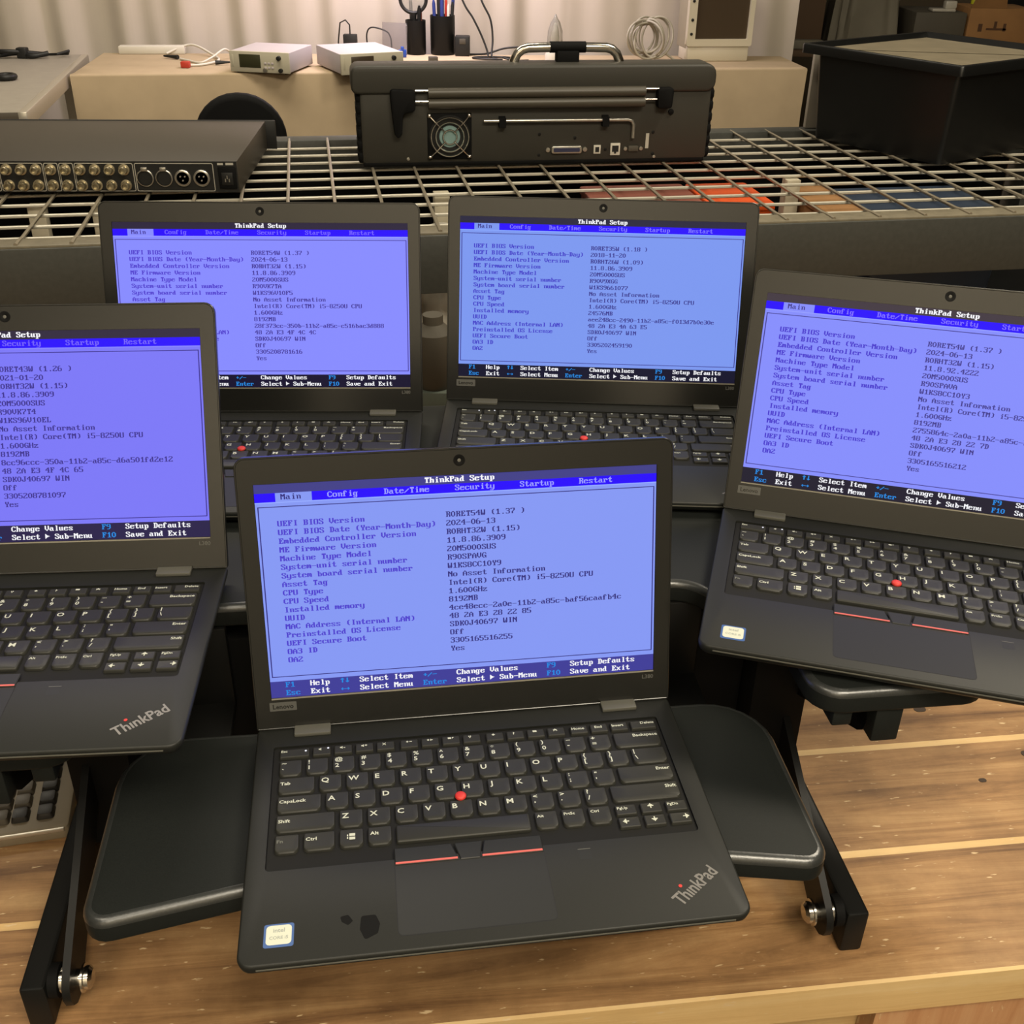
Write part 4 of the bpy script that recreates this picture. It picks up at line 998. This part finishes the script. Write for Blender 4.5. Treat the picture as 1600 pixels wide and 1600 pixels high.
mo = thing('monitor', 'ivory framed monitor with dark screen standing on the cloth at the right', 'monitor', (698, 4128, TZ), 9)
b = nb('ivory_dim'); b.box(-112, 112, 24, 150, 36, 360, 8); b.build('rear_housing', mo)
b = nb('ivory'); b.box(-110, 112, 6, 120, 0.3, 52, 4); b.build('base', mo)
b = nb('ivory'); b.frame(rr(236, 330, 8, 4, 0, 165), [rr(190, 290, 3, 3, 6, 168)], 0, 24); b.v = [(x, 24 - zz, y + 50) for x, y, zz in b.v]; b.build('frame', mo)
b = nb('screen_off'); b.box(-90, 102, 12, 20, 70, 366); b.build('screen_glass', mo)
for zz in (75, 120, 180, 208):
    b = nb('black'); b.lathe([(5, 1), (5, -2), (0, -3)], 12, 'Y', (-104, 0, zz + 15)); b.build('button', mo)

# ------------------------------------------------------------------ left table clutter, chair
cbn = cord('cable_bundle', 'bundle of black cables at the back of the grey folding table', 'cable', 'black', [(-2050, 3860, TZ + 9), (-1900, 3915, TZ + 9), (-1780, 3880, TZ + 9), (-1700, 3935, TZ + 14), (-1640, 3905, TZ + 9), (-1590, 3930, TZ + 16)], 8)
for pts in ([(-2050, 3830, TZ + 8), (-1880, 3850, TZ + 8), (-1760, 3925, TZ + 20), (-1650, 3940, TZ + 8)], [(-2050, 3900, TZ + 8), (-1850, 3945, TZ + 8), (-1720, 3895, TZ + 24), (-1610, 3965, TZ + 8)]):
    sc_ = cord('strand', None, None, 'black', pts, 7); sc_.parent = cbn
b = nb('black'); b.box(-1690, -1655, 3905, 3935, TZ + .5, TZ + 34, 4); b.build('plug', cbn)
b = nb('black'); b.tube([(-1560, 3925, TZ + 14), (-1528, 3952, TZ + 22), (-1545, 3985, TZ + 8), (-1620, 3990, TZ + 4)], 4, 8); tag(b.build('cord', None, 60), 'black cord end looping off the black cable bundle', 'cord')
b = nb('black'); b.tube([(24 * math.cos(2 * math.pi * i / 28), 24 * math.sin(2 * math.pi * i / 28), 10) for i in range(28)], 9, 8, closed=True)
tag(b.build('cable_loop', None, 60, loc=(-1545, 3470, TZ)), 'small black ring lying alone on the grey folding table', 'ring')
ch = thing('chair', 'black chair with rounded back standing between the wire shelf and the back table', 'chair', (-680, 2760, -850), 12)
b = nb('rubber'); b.slab(rr(222, 330, (60, 60, 108, 108), 8, 0, 1004), 0, 44, 14, 14, 4); b.v = [(x, 22 - zz, y) for x, y, zz in b.v]; b.build('backrest', ch, 50)
b = nb('black'); b.slab(rr(440, 430, 90, 6, 0, -230), 430, 500, 20, 20, 4); b.build('seat', ch, 50)
b = nb('steel_black'); b.box(-25, 25, -10, 6, 430, 880, 3); b.build('back_post', ch)
b = nb('steel_black'); b.lathe([(26, 60), (26, 430), (0, 430)], 16, 'Z', (0, -230, 0)); b.build('column', ch)
for i in range(5):
    a = 2 * math.pi * i / 5
    b = nb('steel_black'); b.tube([(0, -230, 90), (280 * math.cos(a), -230 + 280 * math.sin(a), 60)], [24, 15], 8); b.lathe([(22, 0.5), (26, 20), (20, 44), (0, 50)], 12, 'Z', (280 * math.cos(a), -230 + 280 * math.sin(a), 0)); b.build('leg', ch)

# ------------------------------------------------------------------ dim storage at the back right
sh_ = thing('storage_shelf', 'dark storage shelf with boxes in the dim right background', 'shelf', (1850, 5300, -850))
for zz in (-300, 170):
    nb('brown').box(-760, 900, -350, 350, zz + 850 - 25, zz + 850, 2).build('shelf_board', sh_)
for x in (-755, 860):
    for y in (-345, 305): nb('steel_black').box(x, x + 40, y, y + 40, 0, 1900).build('upright', sh_)
def carton(nm, label, m, x0, x1, y0, y1, z0, z1, cat='box', rz=0):
    b = nb(m); b.box(-(x1 - x0) / 2, (x1 - x0) / 2, -(y1 - y0) / 2, (y1 - y0) / 2, 0.4, z1 - z0, 3)
    return tag(b.build(nm, None, loc=((x0 + x1) / 2, (y0 + y1) / 2, z0), rot=(0, 0, R(rz))), label, cat)
carton('carton', 'dark brown box at the left end of the dim storage shelf', 'brown', 1130, 1290, 5060, 5340, 170, 440)
carton('tray', 'flat tan tray in front of the dark brown box', 'grey', 1142, 1285, 4990, 5040, 170, 205, 'tray')
b = nb('grey'); Ls = []
for iz in range(10):
    row = []; t = iz / 9
    for i in range(48):
        a = 2 * math.pi * i / 48; f = 1 + .06 * math.sin(i * 1.7 + t) * (1 - t * .5) + .05 * math.sin(i * .8 - 2 * t)
        row.append((150 * f * (1 - .18 * t) * math.copysign(abs(math.cos(a)) ** .5, math.cos(a)), 130 * f * (1 - .18 * t) * math.copysign(abs(math.sin(a)) ** .5, math.sin(a)), .4 + 330 * t))
    Ls.append(row)
b.loops(Ls); tag(b.build('draped_sheet', None, 60, loc=(1480, 5180, 170)), 'grey sheet draped over something on the dim storage shelf', 'sheet')
carton('carton', 'dark grey box between the draped sheet and the cardboard box', 'greyd', 1665, 1880, 5020, 5300, 170, 318)
b = nb('bag'); b.box(-60, 40, -30, 30, 0.4, 12, 4); b.box(-5, 45, -20, 20, 11, 42, 6); tag(b.build('plastic_wrap', None, loc=(1800, 5080, 318)), 'crumpled white plastic on top of the dark grey box', 'plastic')
cbx = thing('cardboard_box', 'brown cardboard box with dark printed marks in the right background', 'box', (2020, 5130, 170))
b = nb('cardboard'); b.box(-130, 135, -110, 110, 0.4, 168, 2); b.build('body', cbx)
b = nb('cardboard'); b.add([(-130, -110, 168), (20, -110, 168), (5, -128, 218), (-118, -128, 218), (-130, -106, 168), (20, -106, 168), (5, -124, 218), (-118, -124, 218)], [(0, 1, 2, 3), (7, 6, 5, 4), (0, 3, 7, 4), (1, 5, 6, 2), (3, 2, 6, 7)]); b.build('flap', cbx, 0)
b = nb('cardboard_ink'); b.box(-85, -68, -111, -109, 78, 108); b.box(-50, 35, -111, -109, 84, 92); b.box(-20, -8, -111, -109, 92, 118); b.box(20, 32, -111, -109, 80, 110); b.build('printed_mark', cbx, 0)
carton('bag', 'dark bag behind the cardboard box flap', 'rubber', 2095, 2290, 5250, 5420, 170, 460, 'bag')
b = nb('yellow'); b.tube([(0, 0, .5), (0, 0, 130), (14, 0, 150)], 14, 10); tag(b.build('yellow_handle', None, 60, loc=(1965, 5200, 338.6)), 'bright yellow handle standing on the cardboard box', 'handle')
